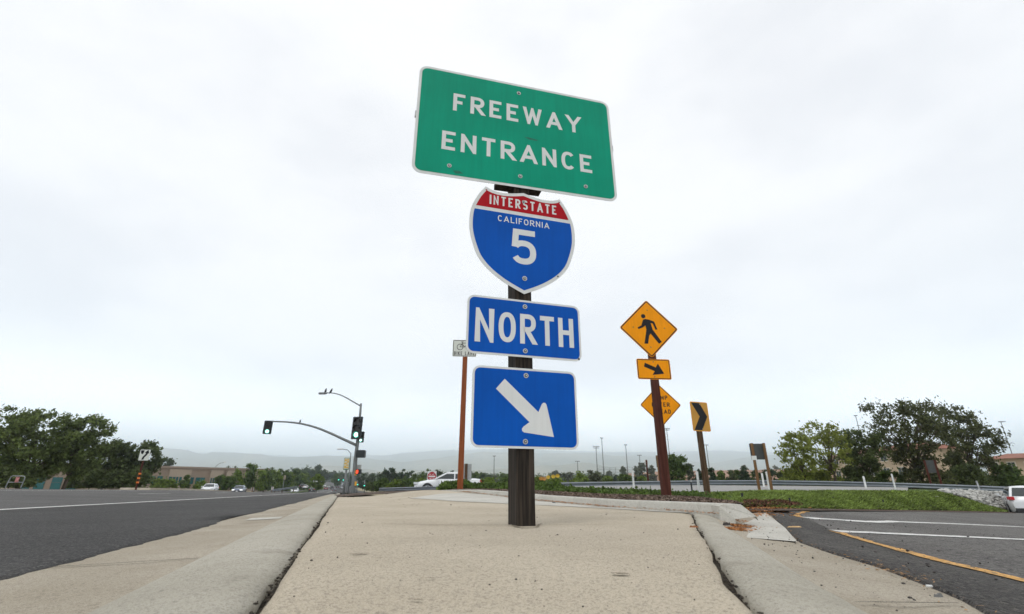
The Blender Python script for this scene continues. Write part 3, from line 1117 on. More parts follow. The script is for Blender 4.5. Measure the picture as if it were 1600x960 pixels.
# ground under the tip of the ramp, the bed and the turf
loft('bark_bed', [[(1.25, 3.5, -0.11), (2.6, 5.4, -0.14), (3.7, 7.4, -0.17), (5.8, 9.6, -0.27)], [(0.9, 5.2, -0.06), (1.9, 7.0, -0.07), (3.2, 8.8, -0.09), (5.6, 11.0, -0.14)]], M_BARKBED, smooth=False)
# connector road
cn = [at(820, 768, 16.5), at(1000, 765.8, 17.2), at(1100, 765.2, 18), at(1250, 764.6, 19), at(1420, 764.2, 21.5)]
cf = [at(860, 760, 26), at(1000, 757.6, 27), at(1100, 757, 28), at(1250, 757.2, 28), at(1420, 759, 27)]
loft('connector_road', [[tuple(q + Vector((0, -1.5, -0.2))) for q in resample(cn, 30)], [tuple(q) for q in resample(cn, 30)], [tuple(q) for q in resample(cf, 30)],
                        [tuple(q + Vector((0, 4.0, -0.5))) for q in resample(cf, 30)]], M_FARROAD)
# slope behind the connector, down to the land
loft('embankment', [[tuple(q + Vector((0, 3.8, -0.42))) for q in resample(cf, 30)], [(q.x * 1.25, q.y + 12, -0.5) for q in resample(cf, 30)],
                    [(q.x * 1.9, q.y + 45, -1.6) for q in resample(cf, 30)]], M_TURF)
# ground under the road to the right
loft('embankment', [[tuple(at(1300, 766.5, 18.2)), tuple(at(1400, 765.3, 20.5)), tuple(at(1440, 764.6, 23)), tuple(at(1500, 766, 27)), tuple(at(1600, 769, 30)), tuple(at(1760, 773, 36))],
                    [(18, 27, -0.15), (24, 33, -0.2), (30, 38, -0.3), (48, 48, -0.6), (60, 52, -0.8), (80, 60, -1.0)]], M_TURF, smooth=False)
# riprap slope
rr_lo = resample([at(1470, 765.5, 23), at(1510, 775, 24), at(1550, 788, 26), at(1585, 796, 27.5), at(1680, 799, 34)], 24)
rr_hi = resample([at(1475, 763.5, 25), at(1520, 764.5, 27), at(1560, 766, 29), at(1600, 767.5, 31), at(1700, 770, 37)], 24)
rows_s = [[tuple(a.lerp(b, t)) for a, b in zip(rr_lo, rr_hi)] for t in (0, 0.33, 0.66, 1)]
loft('riprap_slope', rows_s, M_BARKBED)

loft('turf', [[tuple(at(1395, 766.5, 18.6)), tuple(at(1440, 766.5, 20.5)), tuple(at(1490, 768.5, 23))], [tuple(at(1395, 763.4, 24.0)), tuple(at(1440, 763.0, 25.0)), tuple(at(1490, 763.6, 26.5))],
              [tuple(at(1395, 761.5, 30)), tuple(at(1440, 761.8, 30)), tuple(at(1490, 763, 30))]], M_TURF, smooth=False)
# red earth bank far off
rows_e = [[at(980, 744, 330), at(1060, 742, 330), at(1130, 743, 330), at(1240, 744, 330), at(1330, 745, 330), at(1400, 748, 330)],
          [at(980, 737.5, 345), at(1060, 734.5, 345), at(1130, 733.5, 345), at(1200, 732.5, 345), at(1330, 733, 345), at(1400, 736, 345)],
          [at(980, 739, 420), at(1060, 736, 420), at(1130, 735, 420), at(1200, 734.5, 420), at(1330, 735, 420), at(1400, 738, 420)]]
rows_e.insert(0, [q + Vector((0, -12, -14)) for q in rows_e[0]])
rows_e = [[tuple(q) for q in resample(r_, 60)] for r_ in rows_e]
rows_e[2] = [(x, y, z + 2.0 * (fbm(i * 0.35, 2) - 0.5)) for i, (x, y, z) in enumerate(rows_e[2])]
loft('earth_bank', rows_e, M_BANK)


# mountains: three ranges
def mountain(name, pts, D, depth, ext):
    xs = [q[0] for q in pts]
    yy = [q[1] for q in pts]
    N_ = 260
    rows_ = []
    prof = [(-1.0, 0.0), (-0.72, 0.2), (-0.5, 0.42), (-0.32, 0.62), (-0.17, 0.81), (-0.07, 0.94), (0.0, 1.0), (0.25, 0.7), (0.7, 0.1)]
    for t, f_ in prof:
        row = []
        for i in range(N_):
            px = -900 + 3400 * i / (N_ - 1)
            py = float(np.interp(px, xs, yy))
            if px < xs[0] or px > xs[-1]:
                py += (fbm(px * 0.006, D * 0.01) - 0.45) * 22
            py += (fbm(px * 0.05, D) - 0.47) * 3.2
            base = at(px, 764, D)
            H = max(5.0, at(px, py, D).z)
            sp = fbm(px * 0.03 + 3.1, D * 0.7, 3) - 0.45
            g = f_ * (1 + 0.55 * (fbm(px * 0.045, t * 4 + D, 3) - 0.47) * (1 - f_) * 2.4)
            row.append((base.x * (1 + t * depth / D), D + t * depth * (1 + 0.35 * sp), max(0.0, H * g) + (0 if f_ else -3)))
        rows_.append(row)
    o = loft(name, rows_, M_HILL)
    return o


mountain('mountain_range', [(150, 716), (240, 709), (360, 712), (480, 716), (560, 713), (600, 712.5), (640, 708), (700, 704), (760, 702), (860, 703), (960, 706), (1040, 705), (1140, 703),
                            (1240, 706), (1400, 704), (1500, 708)], 7800, 1400, 0)
mountain('mountain_range', [(150, 712), (245, 703), (270, 705), (290, 708), (305, 713), (318, 709), (335, 708), (360, 710), (395, 711), (420, 715.5), (440, 716), (470, 715), (530, 713.5), (560, 716),
                            (600, 721), (622, 723), (640, 723), (660, 719), (690, 715.5), (720, 711), (755, 706), (800, 708), (840, 709), (890, 708), (930, 708), (965, 711), (1000, 711.5), (1060, 714),
                            (1085, 719), (1120, 723), (1160, 716), (1200, 710), (1225, 708.5), (1260, 713), (1330, 716), (1420, 713), (1500, 718)], 5200, 1100, 0)
mountain('mountain_range', [(150, 742), (300, 740), (420, 737), (470, 734), (500, 730), (520, 728.5), (560, 733), (600, 738), (640, 734), (700, 738), (800, 732), (840, 727), (870, 727.5), (920, 722), (950, 728),
                            (1000, 735), (1060, 733), (1100, 738), (1180, 736), (1300, 740), (1500, 738)], 3300, 700, 0)

# ------------------------------------------------------------------ highway lettering
def se(cx, cy, rx, ry, a0, a1, n=14, e=2.35):
    out = []
    for k in range(n + 1):
        a = R(a0 + (a1 - a0) * k / n)
        c, s = math.cos(a), math.sin(a)
        out.append((cx + rx * math.copysign(abs(c) ** (2 / e), c), cy + ry * math.copysign(abs(s) ** (2 / e), s)))
    return out


# glyph: width (of cap height), strokes (points in 0..1 of the stroke-centre box, extend start, extend end)
GLYPH = {
    'A': (0.80, [([(0, 0), (.5, 1), (1, 0)], 1, 1), ([(.2, .27), (.8, .27)], 0, 0)]),
    'B': (0.66, [([(0, .5), (0, 1)] + se(.5, .76, .5, .24, 90, -90)[0:] + [(0, .52)], 0, 0), ([(0, .52), (0, 0)] + se(.5, .26, .5, .26, -90, 90) + [(.12, .52)], 0, 0)]),
    'C': (0.68, [(se(.5, .5, .5, .5, 42, 318, 26), 0, 0)]),
    'D': (0.68, [([(0, 0), (0, 1)] + se(.42, .5, .58, .5, 90, -90, 18) + [(0, 0)], 0, 0)]),
    'E': (0.60, [([(1, 1), (0, 1), (0, 0), (1, 0)], 1, 1), ([(.12, .5), (.92, .5)], 0, 0)]),
    'F': (0.58, [([(1, 1), (0, 1), (0, 0)], 1, 1), ([(.12, .5), (.9, .5)], 0, 0)]),
    'H': (0.68, [([(0, 0), (0, 1)], 1, 1), ([(1, 0), (1, 1)], 1, 1), ([(.1, .5), (.9, .5)], 0, 0)]),
    'I': (0.16, [([(0, 0), (0, 1)], 1, 1)]),
    'K': (0.68, [([(0, 0), (0, 1)], 1, 1), ([(1, 1), (.08, .36)], 1, 0), ([(.36, .56), (1, 0)], 0, 1)]),
    'L': (0.58, [([(0, 1), (0, 0), (1, 0)], 1, 1)]),
    'M': (0.80, [([(0, 0), (0, 1), (.5, .22), (1, 1), (1, 0)], 1, 1)]),
    'N': (0.70, [([(0, 0), (0, 1), (1, 0), (1, 1)], 1, 1)]),
    'O': (0.72, [(se(.5, .5, .5, .5, 90, 450, 32), 0, 0)]),
    'P': (0.66, [([(0, 0), (0, 1)] + se(.5, .74, .5, .26, 90, -90) + [(.12, .48)], 1, 0)]),
    'R': (0.68, [([(0, 0), (0, 1)] + se(.5, .74, .5, .26, 90, -90) + [(.12, .48)], 1, 0), ([(.42, .44), (1, 0)], 0, 1)]),
    'S': (0.68, [(se(.5, .755, .5, .245, 25, 180, 12) + se(.5, .755, .5, .245, 180, 270, 6)[1:] + se(.5, .255, .5, .255, 90, -155, 18)[1:], 0, 0)]),
    'T': (0.62, [([(0, 1), (1, 1)], 1, 1), ([(.5, .93), (.5, 0)], 0, 1)]),
    'W': (0.96, [([(0, 1), (.24, 0), (.5, .95), (.76, 0), (1, 1)], 1, 1)]),
    'Y': (0.78, [([(0, 1), (.5, .45), (1, 1)], 1, 1), ([(.5, .42), (.5, 0)], 0, 1)]),
    '5': (0.66, [([(.95, 1), (.09, 1), (.03, .47)], 1, 0), (se(.5, .31, .5, .31, 147, -150, 24), 0, 0)]),
}


def clip_y(poly, y0, y1):
    for lim, sgn in ((y0, 1), (y1, -1)):
        out = []
        for i in range(len(poly)):
            a, b = poly[i - 1], poly[i]
            da, db = (a[1] - lim) * sgn, (b[1] - lim) * sgn
            if da >= 0 and db >= 0:
                out.append(b)
            elif da >= 0 or db >= 0:
                t = da / (da - db)
                q = (a[0] + (b[0] - a[0]) * t, lim)
                out.append(q)
                if db >= 0:
                    out.append(b)
        poly = out
        if len(poly) < 3:
            return []
    return poly


def stroke_polys(pts, sw, ext0, ext1):
    pts = [Vector(q) for q in pts]
    clean = [pts[0]]
    for q in pts[1:]:
        if (q - clean[-1]).length > 1e-5:
            clean.append(q)
    pts = clean
    closed = (pts[0] - pts[-1]).length < 1e-4
    if closed:
        pts = pts[:-1]
    n = len(pts)
    if not closed:
        if ext0:
            pts[0] = pts[0] + (pts[0] - pts[1]).normalized() * sw * (0.5 if abs((pts[0] - pts[1]).normalized().x) < .02 or abs((pts[0] - pts[1]).normalized().y) < .02 else 1.6)
        if ext1:
            pts[-1] = pts[-1] + (pts[-1] - pts[-2]).normalized() * sw * (0.5 if abs((pts[-1] - pts[-2]).normalized().x) < .02 or abs((pts[-1] - pts[-2]).normalized().y) < .02 else 1.6)
    L, Rr = [], []
    for i in range(n):
        if closed or 0 < i < n - 1:
            a = (pts[i] - pts[i - 1]).normalized()
            b = (pts[(i + 1) % n] - pts[i]).normalized()
            na, nb = Vector((-a.y, a.x)), Vector((-b.y, b.x))
            m = na + nb
            dn = 1 + na.dot(nb)
            m = m / max(0.12, dn)
        else:
            a = (pts[1] - pts[0]).normalized() if i == 0 else (pts[-1] - pts[-2]).normalized()
            m = Vector((-a.y, a.x))
        L.append(pts[i] + m * sw / 2)
        Rr.append(pts[i] - m * sw / 2)
    polys = []
    for i in range(n if closed else n - 1):
        j = (i + 1) % n
        polys.append([tuple(L[i]), tuple(Rr[i]), tuple(Rr[j]), tuple(L[j])])
    return polys


def text_polys(txt, H, x0, x1, y0, sw=0.165, heights=None, gapf=0.25):
    """cap height H, fitted between x0 and x1 with even gaps; returns (polys, layer)"""
    H_list = heights or [H] * len(txt)
    ws = []
    for ch, h in zip(txt, H_list):
        ws.append(0.36 * H if ch == ' ' else GLYPH[ch][0] * h)
    gap_need = (x1 - x0)
    natural = sum(ws)
    gaps = len(txt) - 1
    gap = gapf * H
    k = (gap_need - gap * gaps) / natural if gaps else gap_need / natural
    if txt in ('5',):
        gap, k = 0, gap_need / natural
    out = []
    x = x0
    for ch, w, h in zip(txt, ws, H_list):
        wk = w * k
        if ch != ' ':
            st = sw * h
            wk_ = max(wk, st)
            for li, (pts, e0, e1) in enumerate(GLYPH[ch][1]):
                mapped = [(x + st / 2 + px * (wk_ - st), y0 + (H - h) / 2 + st / 2 + py * (h - st)) for px, py in pts]
                for pl in stroke_polys(mapped, st, e0, e1):
                    pl = clip_y(pl, y0 + (H - h) / 2, y0 + (H - h) / 2 + h)
                    if pl:
                        out.append((pl, li))
        x += wk + gap
    return out


def poly_mesh(name, polys, y, mat, parent):
    """flat lettering facing -y; strokes that meet lie a tenth of a millimetre apart"""
    mb_ = MB()
    for pl, li in polys:
        a = sum(pl[i - 1][0] * pl[i][1] - pl[i][0] * pl[i - 1][1] for i in range(len(pl)))
        if a < 0:
            pl = pl[::-1]
        mb_.face(pl, y - 0.00012 * li)
    return mb_.build(name, mat, parent)


def bolt(parent, x, z, y, r=0.011, bright=True):
    mb_ = MB()
    mb_.disc((x, y - 0.002, z), r, 16, 0 if bright else 1, depth=0.002)
    mb_.disc((x, y - 0.0045, z), r * 0.62, 6, 1, depth=0.0026)
    mb_.disc((x, y - 0.0055, z), r * 0.33, 8, 0, depth=0.0012)
    return mb_.build('bolt', [M_BOLT, M_BOLT_D], parent)


def sign_panel(name, root, outline, face_mat, border=0.018, loc=(0, 0, 0), mat_border=M_WHITE_S, thick=0.003, back=M_ALU, face_name='panel_face', edge=0.0, black_line=None):
    """plate (white edge) with an inset coloured face; front looks to -y"""
    mb_ = MB()
    mb_.prism(outline, 0.0, thick, 0, 1)
    p = mb_.build(name, [mat_border, back], root)
    p.location = loc
    if border > 0:
        mb_ = MB()
        mb_.face(inset(outline, border), -0.0006)
        mb_.build(face_name, face_mat, p)
    return p


def arrow_poly(scale, cx, cz, flip=False):
    """down-slanting arrow measured on the blue plate, inches"""
    body = [(-4.24, 5.21), (-5.94, 3.23), (0.63, -2.70), (-0.55, -3.55), (-0.86, -3.95), (-0.80, -4.35), (-0.45, -4.60), (5.45, -5.26), (4.12, 0.70), (3.85, 1.05), (3.45, 1.05), (3.15, 0.75), (2.44, -0.75)]
    return [(x * scale + cx, z * scale + cz) for x, z in body]


def tri_fill(name, pts, y, mat, parent):
    bm = bmesh.new()
    vs_ = [bm.verts.new((x, y, z)) for x, z in pts]
    f = bm.faces.new(vs_)
    f.normal_update()
    if f.normal.y > 0:
        f.normal_flip()
    bmesh.ops.triangulate(bm, faces=[f])
    me = bpy.data.meshes.new(name)
    bm.to_mesh(me)
    bm.free()
    me.materials.append(mat)
    return link(bpy.data.objects.new(name, me), parent)


# ------------------------------------------------------------------ the freeway entrance sign
YAW = 0.2901
PX, PY_ = 0.0731, 2.3145
sg = empty('freeway_sign', (PX - 0.015, PY_, 0), YAW, 'dark timber post carrying a green FREEWAY ENTRANCE board above a shield and blue plates', 'road sign')
lean = 0.0064


def sx(z):
    return -lean * z + 0.015 * math.cos(YAW)


mb = MB()
segs = 18
v_, f_ = [], []
for k in range(segs + 1):
    z = -0.3 + (2.44 + 0.3) * k / segs
    j = lambda a: 0.0016 * (vnoise(k * 1.7, a) - 0.5)
    w2, dd = 0.0445, 0.14
    o_ = sx(z) - 0.004
    ring = [(o_ - w2 + 0.004, 0.006), (o_ - w2, 0.010), (o_ - w2, 0.006 + dd - 0.004), (o_ - w2 + 0.004, 0.006 + dd), (o_ + w2 - 0.004, 0.006 + dd), (o_ + w2, 0.006 + dd - 0.004), (o_ + w2, 0.010), (o_ + w2 - 0.004, 0.006)]
    v_ += [(x + j(i), y + j(i + 9), z) for i, (x, y) in enumerate(ring)]
for k in range(segs):
    for i in range(8):
        i2 = (i + 1) % 8
        f_.append((k * 8 + i, k * 8 + i2, (k + 1) * 8 + i2, (k + 1) * 8 + i))
f_.append(tuple(segs * 8 + i for i in range(8)))
mesh_obj('post', v_, f_, M_POSTWOOD, sg)

# green board (yawed a little less than the plates below it)
zG = 1.9872 + EYE
g_out = rrect(48 * IN, 30 * IN, 2.1 * IN)
gp_ = sign_panel('entrance_board', sg, g_out, M_GREEN_S, 0.62 * IN, (sx(zG) - 0.0071 - 0.012, -0.002, zG))
gp_.rotation_euler = (0, lean * 0 - 0.0064, 0.2532 - YAW)
for t_ in (text_polys('FREEWAY', 5.05 * IN, -15.84 * IN, 15.8 * IN, 3.32 * IN, 0.175), text_polys('ENTRANCE', 5.05 * IN, -17.95 * IN, 18.0 * IN, -7.95 * IN, 0.175)):
    poly_mesh('lettering', t_, -0.0012, M_WHITE_S, gp_)
for x, z in ((0, 12.2), (-16, -12.1), (0.1, -12), (16.05, -12)):
    bolt(gp_, x * IN, z * IN, -0.0008, 0.0125)
mb = MB()
mb.box((0, 0.012, 0.02), (48.5 * IN, 0.016, 0.04))
mb.box((0, 0.012, -12 * IN), (36 * IN, 0.016, 0.04))
mb.build('back_rail', M_ALU, gp_)
mb = MB()
mb.box((0.0, 0.045, -14.0 * IN), (0.27, 0.06, 0.03))
mb.build('brace_block', M_POSTWOOD, gp_)
# worn smudges with a shape of their own
M_SMUDGE = pmat('dull_scuffed_green', (0.0, 0.15, 0.09), 0.7, var=0.3, vscale=40)
tri_fill('scuff', [(1.2 * IN, -0.75 * IN), (2.2 * IN, -0.6 * IN), (4.6 * IN, -0.95 * IN), (4.2 * IN, -1.3 * IN), (2.4 * IN, -1.25 * IN)], -0.0009, M_SMUDGE, gp_)
tri_fill('scuff', [(-15.2 * IN, -13.2 * IN), (-13.8 * IN, -13.0 * IN), (-12.9 * IN, -13.6 * IN), (-14.6 * IN, -13.9 * IN)], -0.0009, M_SMUDGE, gp_)

# interstate shield
zS = 1.2735 + EYE + 0.002
half = catmull([(0.0, -12.75), (4.2, -10.7), (7.6, -8.3), (9.8, -5.8), (11.0, -3.1), (11.85, 0.0), (12.05, 2.6), (11.85, 5.3), (11.2, 7.4), (10.1, 9.7), (8.7, 11.75)], 5)
top = catmull([(8.7, 11.75), (6.9, 11.05), (4.6, 10.85), (2.2, 11.2), (0.0, 11.72)], 5)[1:]
rs = half + top
ls = [(-x, z) for x, z in rs[::-1]][1:-1]
sh = [(x * IN, z * IN) for x, z in rs + ls]
sp = sign_panel('route_shield', sg, sh, M_BLUE_S, 0, (sx(zS), -0.002, zS))
si = inset(sh, 0.75 * IN)


def cut(poly, z0, z1):
    return clip_y(poly, z0, z1)


def fan_face(name, pts, y, mat, parent):
    return tri_fill(name, pts, y, mat, parent)


red_pts = cut(si, 6.6 * IN, 20 * IN)
blu_pts = cut(si, -20 * IN, 5.75 * IN)
fan_face('red_band', red_pts, -0.0006, M_RED_S, sp)
fan_face('blue_field', blu_pts, -0.0006, M_BLUE_S, sp)
for t_ in (text_polys('INTERSTATE', 2.35 * IN, -7.75 * IN, 7.75 * IN, 7.45 * IN, 0.165), text_polys('CALIFORNIA', 1.45 * IN, -5.85 * IN, 5.95 * IN, 3.55 * IN, 0.15),
           text_polys('5', 8.3 * IN, -2.85 * IN, 2.75 * IN, -6.0 * IN, 0.165)):
    poly_mesh('lettering', t_, -0.0012, M_WHITE_S, sp)
bolt(sp, 0, 9.35 * IN, -0.0014, 0.0095)
bolt(sp, 0.1 * IN, -9.25 * IN, -0.0014, 0.0135)
mb = MB()
mb.disc((7.6 * IN, -0.001, -7.75 * IN), 0.005, 10, 0, depth=0.0015)
mb.build('hole', M_BOLT_D, sp)

# NORTH plate
zN = 0.7643 + EYE
np_ = sign_panel('direction_plate', sg, rrect(24 * IN, 12 * IN, 1.5 * IN), M_BLUE_S, 0.42 * IN, (sx(zN) + 0.0022, -0.002, zN))
t_ = text_polys('NORTH', 6.25 * IN, -10.35 * IN, 10.4 * IN, -3.25 * IN, 0.158, heights=[7.0 * IN] + [6.25 * IN] * 4, gapf=0.145)
poly_mesh('lettering', t_, -0.0012, M_WHITE_S, np_)
bolt(np_, -0.1 * IN, 4.6 * IN, -0.0008, 0.0125)
bolt(np_, -0.1 * IN, -4.72 * IN, -0.0008, 0.0125)
mb = MB()
mb.disc((11.35 * IN, -0.001, -5.5 * IN), 0.006, 10, 0, depth=0.0015)
mb.build('hole', M_BOLT_D, np_)

# arrow plate
zA = 0.3647 + EYE
ap = sign_panel('arrow_plate', sg, rrect(21 * IN, 15 * IN, 1.5 * IN), M_BLUE_S, 0.42 * IN, (sx(zA) - 0.0007, -0.002, zA))
tri_fill('arrow', arrow_poly(IN, 0, 0), -0.0012, M_WHITE_S, ap)
bolt(ap, 0.03 * IN, 6.1 * IN, -0.0008, 0.0125)
bolt(ap, -0.2 * IN, -6.25 * IN, -0.0008, 0.0125)


# ------------------------------------------------------------------ other signs
def square_post(name, root, h, w, d, mat, z0=-0.3, off=(0, 0.0), taper=1.0):
    mb_ = MB()
    n_ = 6
    vv, ff = [], []
    for k in range(n_ + 1):
        z = z0 + (h - z0) * k / n_
        s_ = 1 + (taper - 1) * k / n_
        jx = 0.03 * w * (vnoise(k * 1.3, h) - 0.5)
        vv += [(off[0] + jx - w / 2 * s_, off[1] + 0.004, z), (off[0] + jx + w / 2 * s_, off[1] + 0.004, z), (off[0] + jx + w / 2 * s_, off[1] + 0.004 + d * s_, z), (off[0] + jx - w / 2 * s_, off[1] + 0.004 + d * s_, z)]
    for k in range(n_):
        for i in range(4):
            i2 = (i + 1) % 4
            ff.append((k * 4 + i, k * 4 + i2, (k + 1) * 4 + i2, (k + 1) * 4 + i))
    ff.append(tuple(n_ * 4 + i for i in range(4)))
    o = mesh_obj(name, vv, ff, mat, root)
    return o


def diamond(side, r=0.045):
    return [((x - z) * math.sqrt(.5), (x + z) * math.sqrt(.5)) for x, z in rrect(side, side, r, 5)]


def line_border(name, outline, d0, d1, y, mat, parent):
    a, b = inset(outline, d0), inset(outline, d1)
    n_ = len(a)
    mb_ = MB()
    mb_.add([(x, y, z) for x, z in a] + [(x, y, z) for x, z in b], [(i, (i + 1) % n_, n_ + (i + 1) % n_, n_ + i) for i in range(n_)])
    return mb_.build(name, mat, parent)


# pedestrian crossing sign on an oxblood post
bs = at(1045, 775, 8.6)
pc = atd(1014, 512.5, 9.05)
ps_ = empty('pedestrian_sign', (bs.x, bs.y, bs.z), 0.10, 'amber walking person diamond with small arrow plate on an oxblood timber post', 'road sign')
hp = pc.z - bs.z
square_post('post', ps_, hp + 0.1, 0.140, 0.11, M_REDPOST, taper=0.84)
dm = diamond(32 * IN)
pp_ = sign_panel('pedestrian_panel', ps_, dm, M_YEL_S, 0.031, (pc.x - bs.x, 0, hp), M_BLACK_S)
# narrow amber rim outside the black line
line_border('panel_rim', dm, 0.0, 0.009, -0.0008, M_YEL_S, pp_)
U = 0.0138


def fig(pts):
    return [(x * U * 1.12, z * U) for x, z in pts]


mb = MB()
mb.face([(-6.4 * U / 1.0 + 0 + 4.2 * U * math.cos(2 * math.pi * k / 18) * 0.75, 17.5 * U + 4.2 * U * math.sin(2 * math.pi * k / 18) * 0.75) for k in range(18)], -0.0012)
sym = mb.build('walking_figure', M_BLACK_S, pp_)
body = [(-6.5, 12.5), (-3.0, 13.6), (1.5, 12.6), (7.5, 10.2), (10.6, -1.0), (8.2, -1.8), (5.4, 7.0), (3.0, 8.0), (4.6, -1.5), (14.5, -19.0), (10.6, -21.5), (1.4, -7.5),
        (-0.6, -10.5), (-3.0, -22.0), (-7.6, -22.0), (-4.6, -8.0), (-3.4, -1.5), (-4.2, 4.0), (-7.6, 1.0), (-13.4, -1.6), (-14.2, 1.0), (-9.2, 4.0)]
tri_fill('walking_figure', fig(body), -0.0012, M_BLACK_S, pp_)
for x, z in ((0, 14.5 * IN), (-12 * IN, 0.5 * IN), (12 * IN, 0.5 * IN), (0, -14.5 * IN)):
    bolt(pp_, x, z, -0.001, 0.010, False)
ac = atd(1022.5, 575, 8.72)
aw = rrect(25 * IN, 15.0 * IN, 0.035)
ap2 = sign_panel('arrow_panel', ps_, aw, M_YEL_S, 0.024, (ac.x - bs.x + 0.01, 0, ac.z - bs.z), M_BLACK_S)
line_border('panel_rim', aw, 0.0, 0.009, -0.0008, M_YEL_S, ap2)
arr = [(-6.6, 3.4), (-7.4, 1.0), (-0.4, -1.6), (-1.4, -4.2), (7.0, -1.7), (2.6, 4.9), (1.0, 1.6)]
arr = [(-6.4, 4.6), (-7.2, 1.7), (0.5, -1.5), (-1.5, -4.3), (7.4, -3.2), (3.4, 4.2), (1.5, 1.3)]
tri_fill('arrow', [(x * IN, z * IN) for x, z in arr], -0.0012, M_BLACK_S, ap2)
for z in (5.4 * IN, -5.6 * IN):
    bolt(ap2, 0, z, -0.001, 0.010, False)

# ramp meter sign behind it
rc = atd(1033, 632, 13.0)
rz0 = 0.0
rm = empty('ramp_meter_sign', (rc.x, rc.y, rz0), 0.04, 'amber RAMP METER AHEAD diamond half hidden behind the oxblood post', 'road sign')
square_post('post', rm, rc.z + 0.1, 0.09, 0.10, M_BROWNPOST)
rd = diamond(31.5 * IN)
rp = sign_panel('warning_panel', rm, rd, M_YEL_S, 0.026, (0, 0, rc.z), M_BLACK_S)
line_border('panel_rim', rd, 0.0, 0.008, -0.0008, M_YEL_S, rp)
for t_ in (text_polys('RAMP', 4.5 * IN, -8.2 * IN, 8.2 * IN, 5.6 * IN, 0.19), text_polys('METER', 4.5 * IN, -9.6 * IN, 9.8 * IN, -1.8 * IN, 0.19), text_polys('AHEAD', 4.5 * IN, -9.2 * IN, 10.2 * IN, -9.2 * IN, 0.19)):
    poly_mesh('lettering', t_, -0.0012, M_BLACK_S, rp)

# chevron sign
cb = at(1110, 776, 9.6)
cc = atd(1095.5, 649.5, 10.9)
cc = at(1095.5, 649.5, 9.6)
cs = empty('chevron_sign', (cb.x, cb.y, cb.z), 0.36, 'black chevron on a weathered amber plate, leaning brown timber post', 'road sign')
square_post('post', cs, cc.z - cb.z + 0.15, 0.098, 0.07, M_BROWNPOST, taper=0.92)
co_ = rrect(17 * IN, 22.5 * IN, 0.03)
cp_ = sign_panel('chevron_panel', cs, co_, M_YEL_D, 0.006, (cc.x - cb.x, 0, cc.z - cb.z), M_YEL_S)
chev = [(-7.4, 10.4), (0.8, 10.4), (6.9, 0.2), (0.2, -10.5), (-7.2, -10.5), (-0.6, 0.0)]
tri_fill('chevron', [(x * IN, z * IN) for x, z in chev], -0.0012, M_BLACK_S, cp_)
for z in (9.4, -9.4):
    bolt(cp_, 0.8 * IN, z * IN, -0.0014, 0.008)

# bike lane sign
bb = at(720, 766.5, 11.9)
bc = atd(727, 547, 12.45)
bk = empty('bike_lane_sign', (bb.x, bb.y, bb.z), 0.05, 'pale BIKE LANE plate with a bicycle symbol on a slim rust red post', 'road sign')
square_post('post', bk, bc.z - bb.z + 0.2, 0.135, 0.11, M_RUSTPOST, taper=0.85)
bo = rrect(24 * IN, 17.5 * IN, 0.025)
bp_ = sign_panel('bike_panel', bk, bo, M_PALE_S, 0, (bc.x - bb.x, 0, bc.z - bb.z), M_PALE_S)
line_border('panel_border', bo, 0.010, 0.024, -0.0008, M_BLACK_S, bp_)
poly_mesh('lettering', text_polys('BIKE LANE', 3.7 * IN, -10.4 * IN, 10.4 * IN, -7.2 * IN, 0.15), -0.0012, M_BLACK_S, bp_)
mb = MB()


def ring(cx, cz, r, w, y, n_=22):
    a = [(cx + r * math.cos(2 * math.pi * k / n_), cz + r * math.sin(2 * math.pi * k / n_)) for k in range(n_)]
    b = [(cx + (r - w) * math.cos(2 * math.pi * k / n_), cz + (r - w) * math.sin(2 * math.pi * k / n_)) for k in range(n_)]
    mb.add([(x, y, z) for x, z in a] + [(x, y, z) for x, z in b], [(i, (i + 1) % n_, n_ + (i + 1) % n_, n_ + i) for i in range(n_)])


def bar(a, b, w, y):
    d = (Vector(b) - Vector(a)).normalized() * w / 2
    nn = Vector((-d.y, d.x))
    q = [Vector(a) - nn, Vector(b) - nn, Vector(b) + nn, Vector(a) + nn]
    mb.face([tuple(k) for k in q], y)


i_ = IN
ring(-4.6 * i_, 1.3 * i_, 3.3 * i_, 0.55 * i_, -0.0012)
ring(4.6 * i_, 1.3 * i_, 3.3 * i_, 0.55 * i_, -0.0012)
for a, b in (((-4.6, 1.3), (-2.2, 5.6)), ((-2.2, 5.2), (3.0, 5.6)), ((-2.6, 4.6), (0.3, 1.3)), ((0.3, 1.3), (3.1, 5.8)), ((-4.6, 1.3), (0.3, 1.3)), ((4.6, 1.3), (2.8, 7.4)), ((2.8, 7.3), (5.4, 7.3)), ((-3.8, 6.6), (-1.2, 6.6)), ((-2.4, 5.4), (-2.6, 6.6))):
    bar((a[0] * i_, a[1] * i_), (b[0] * i_, b[1] * i_), 0.5 * i_, -0.0013 - 0.00007 * len(mb.f))
mb.build('bicycle_symbol', M_BLACK_S, bp_)

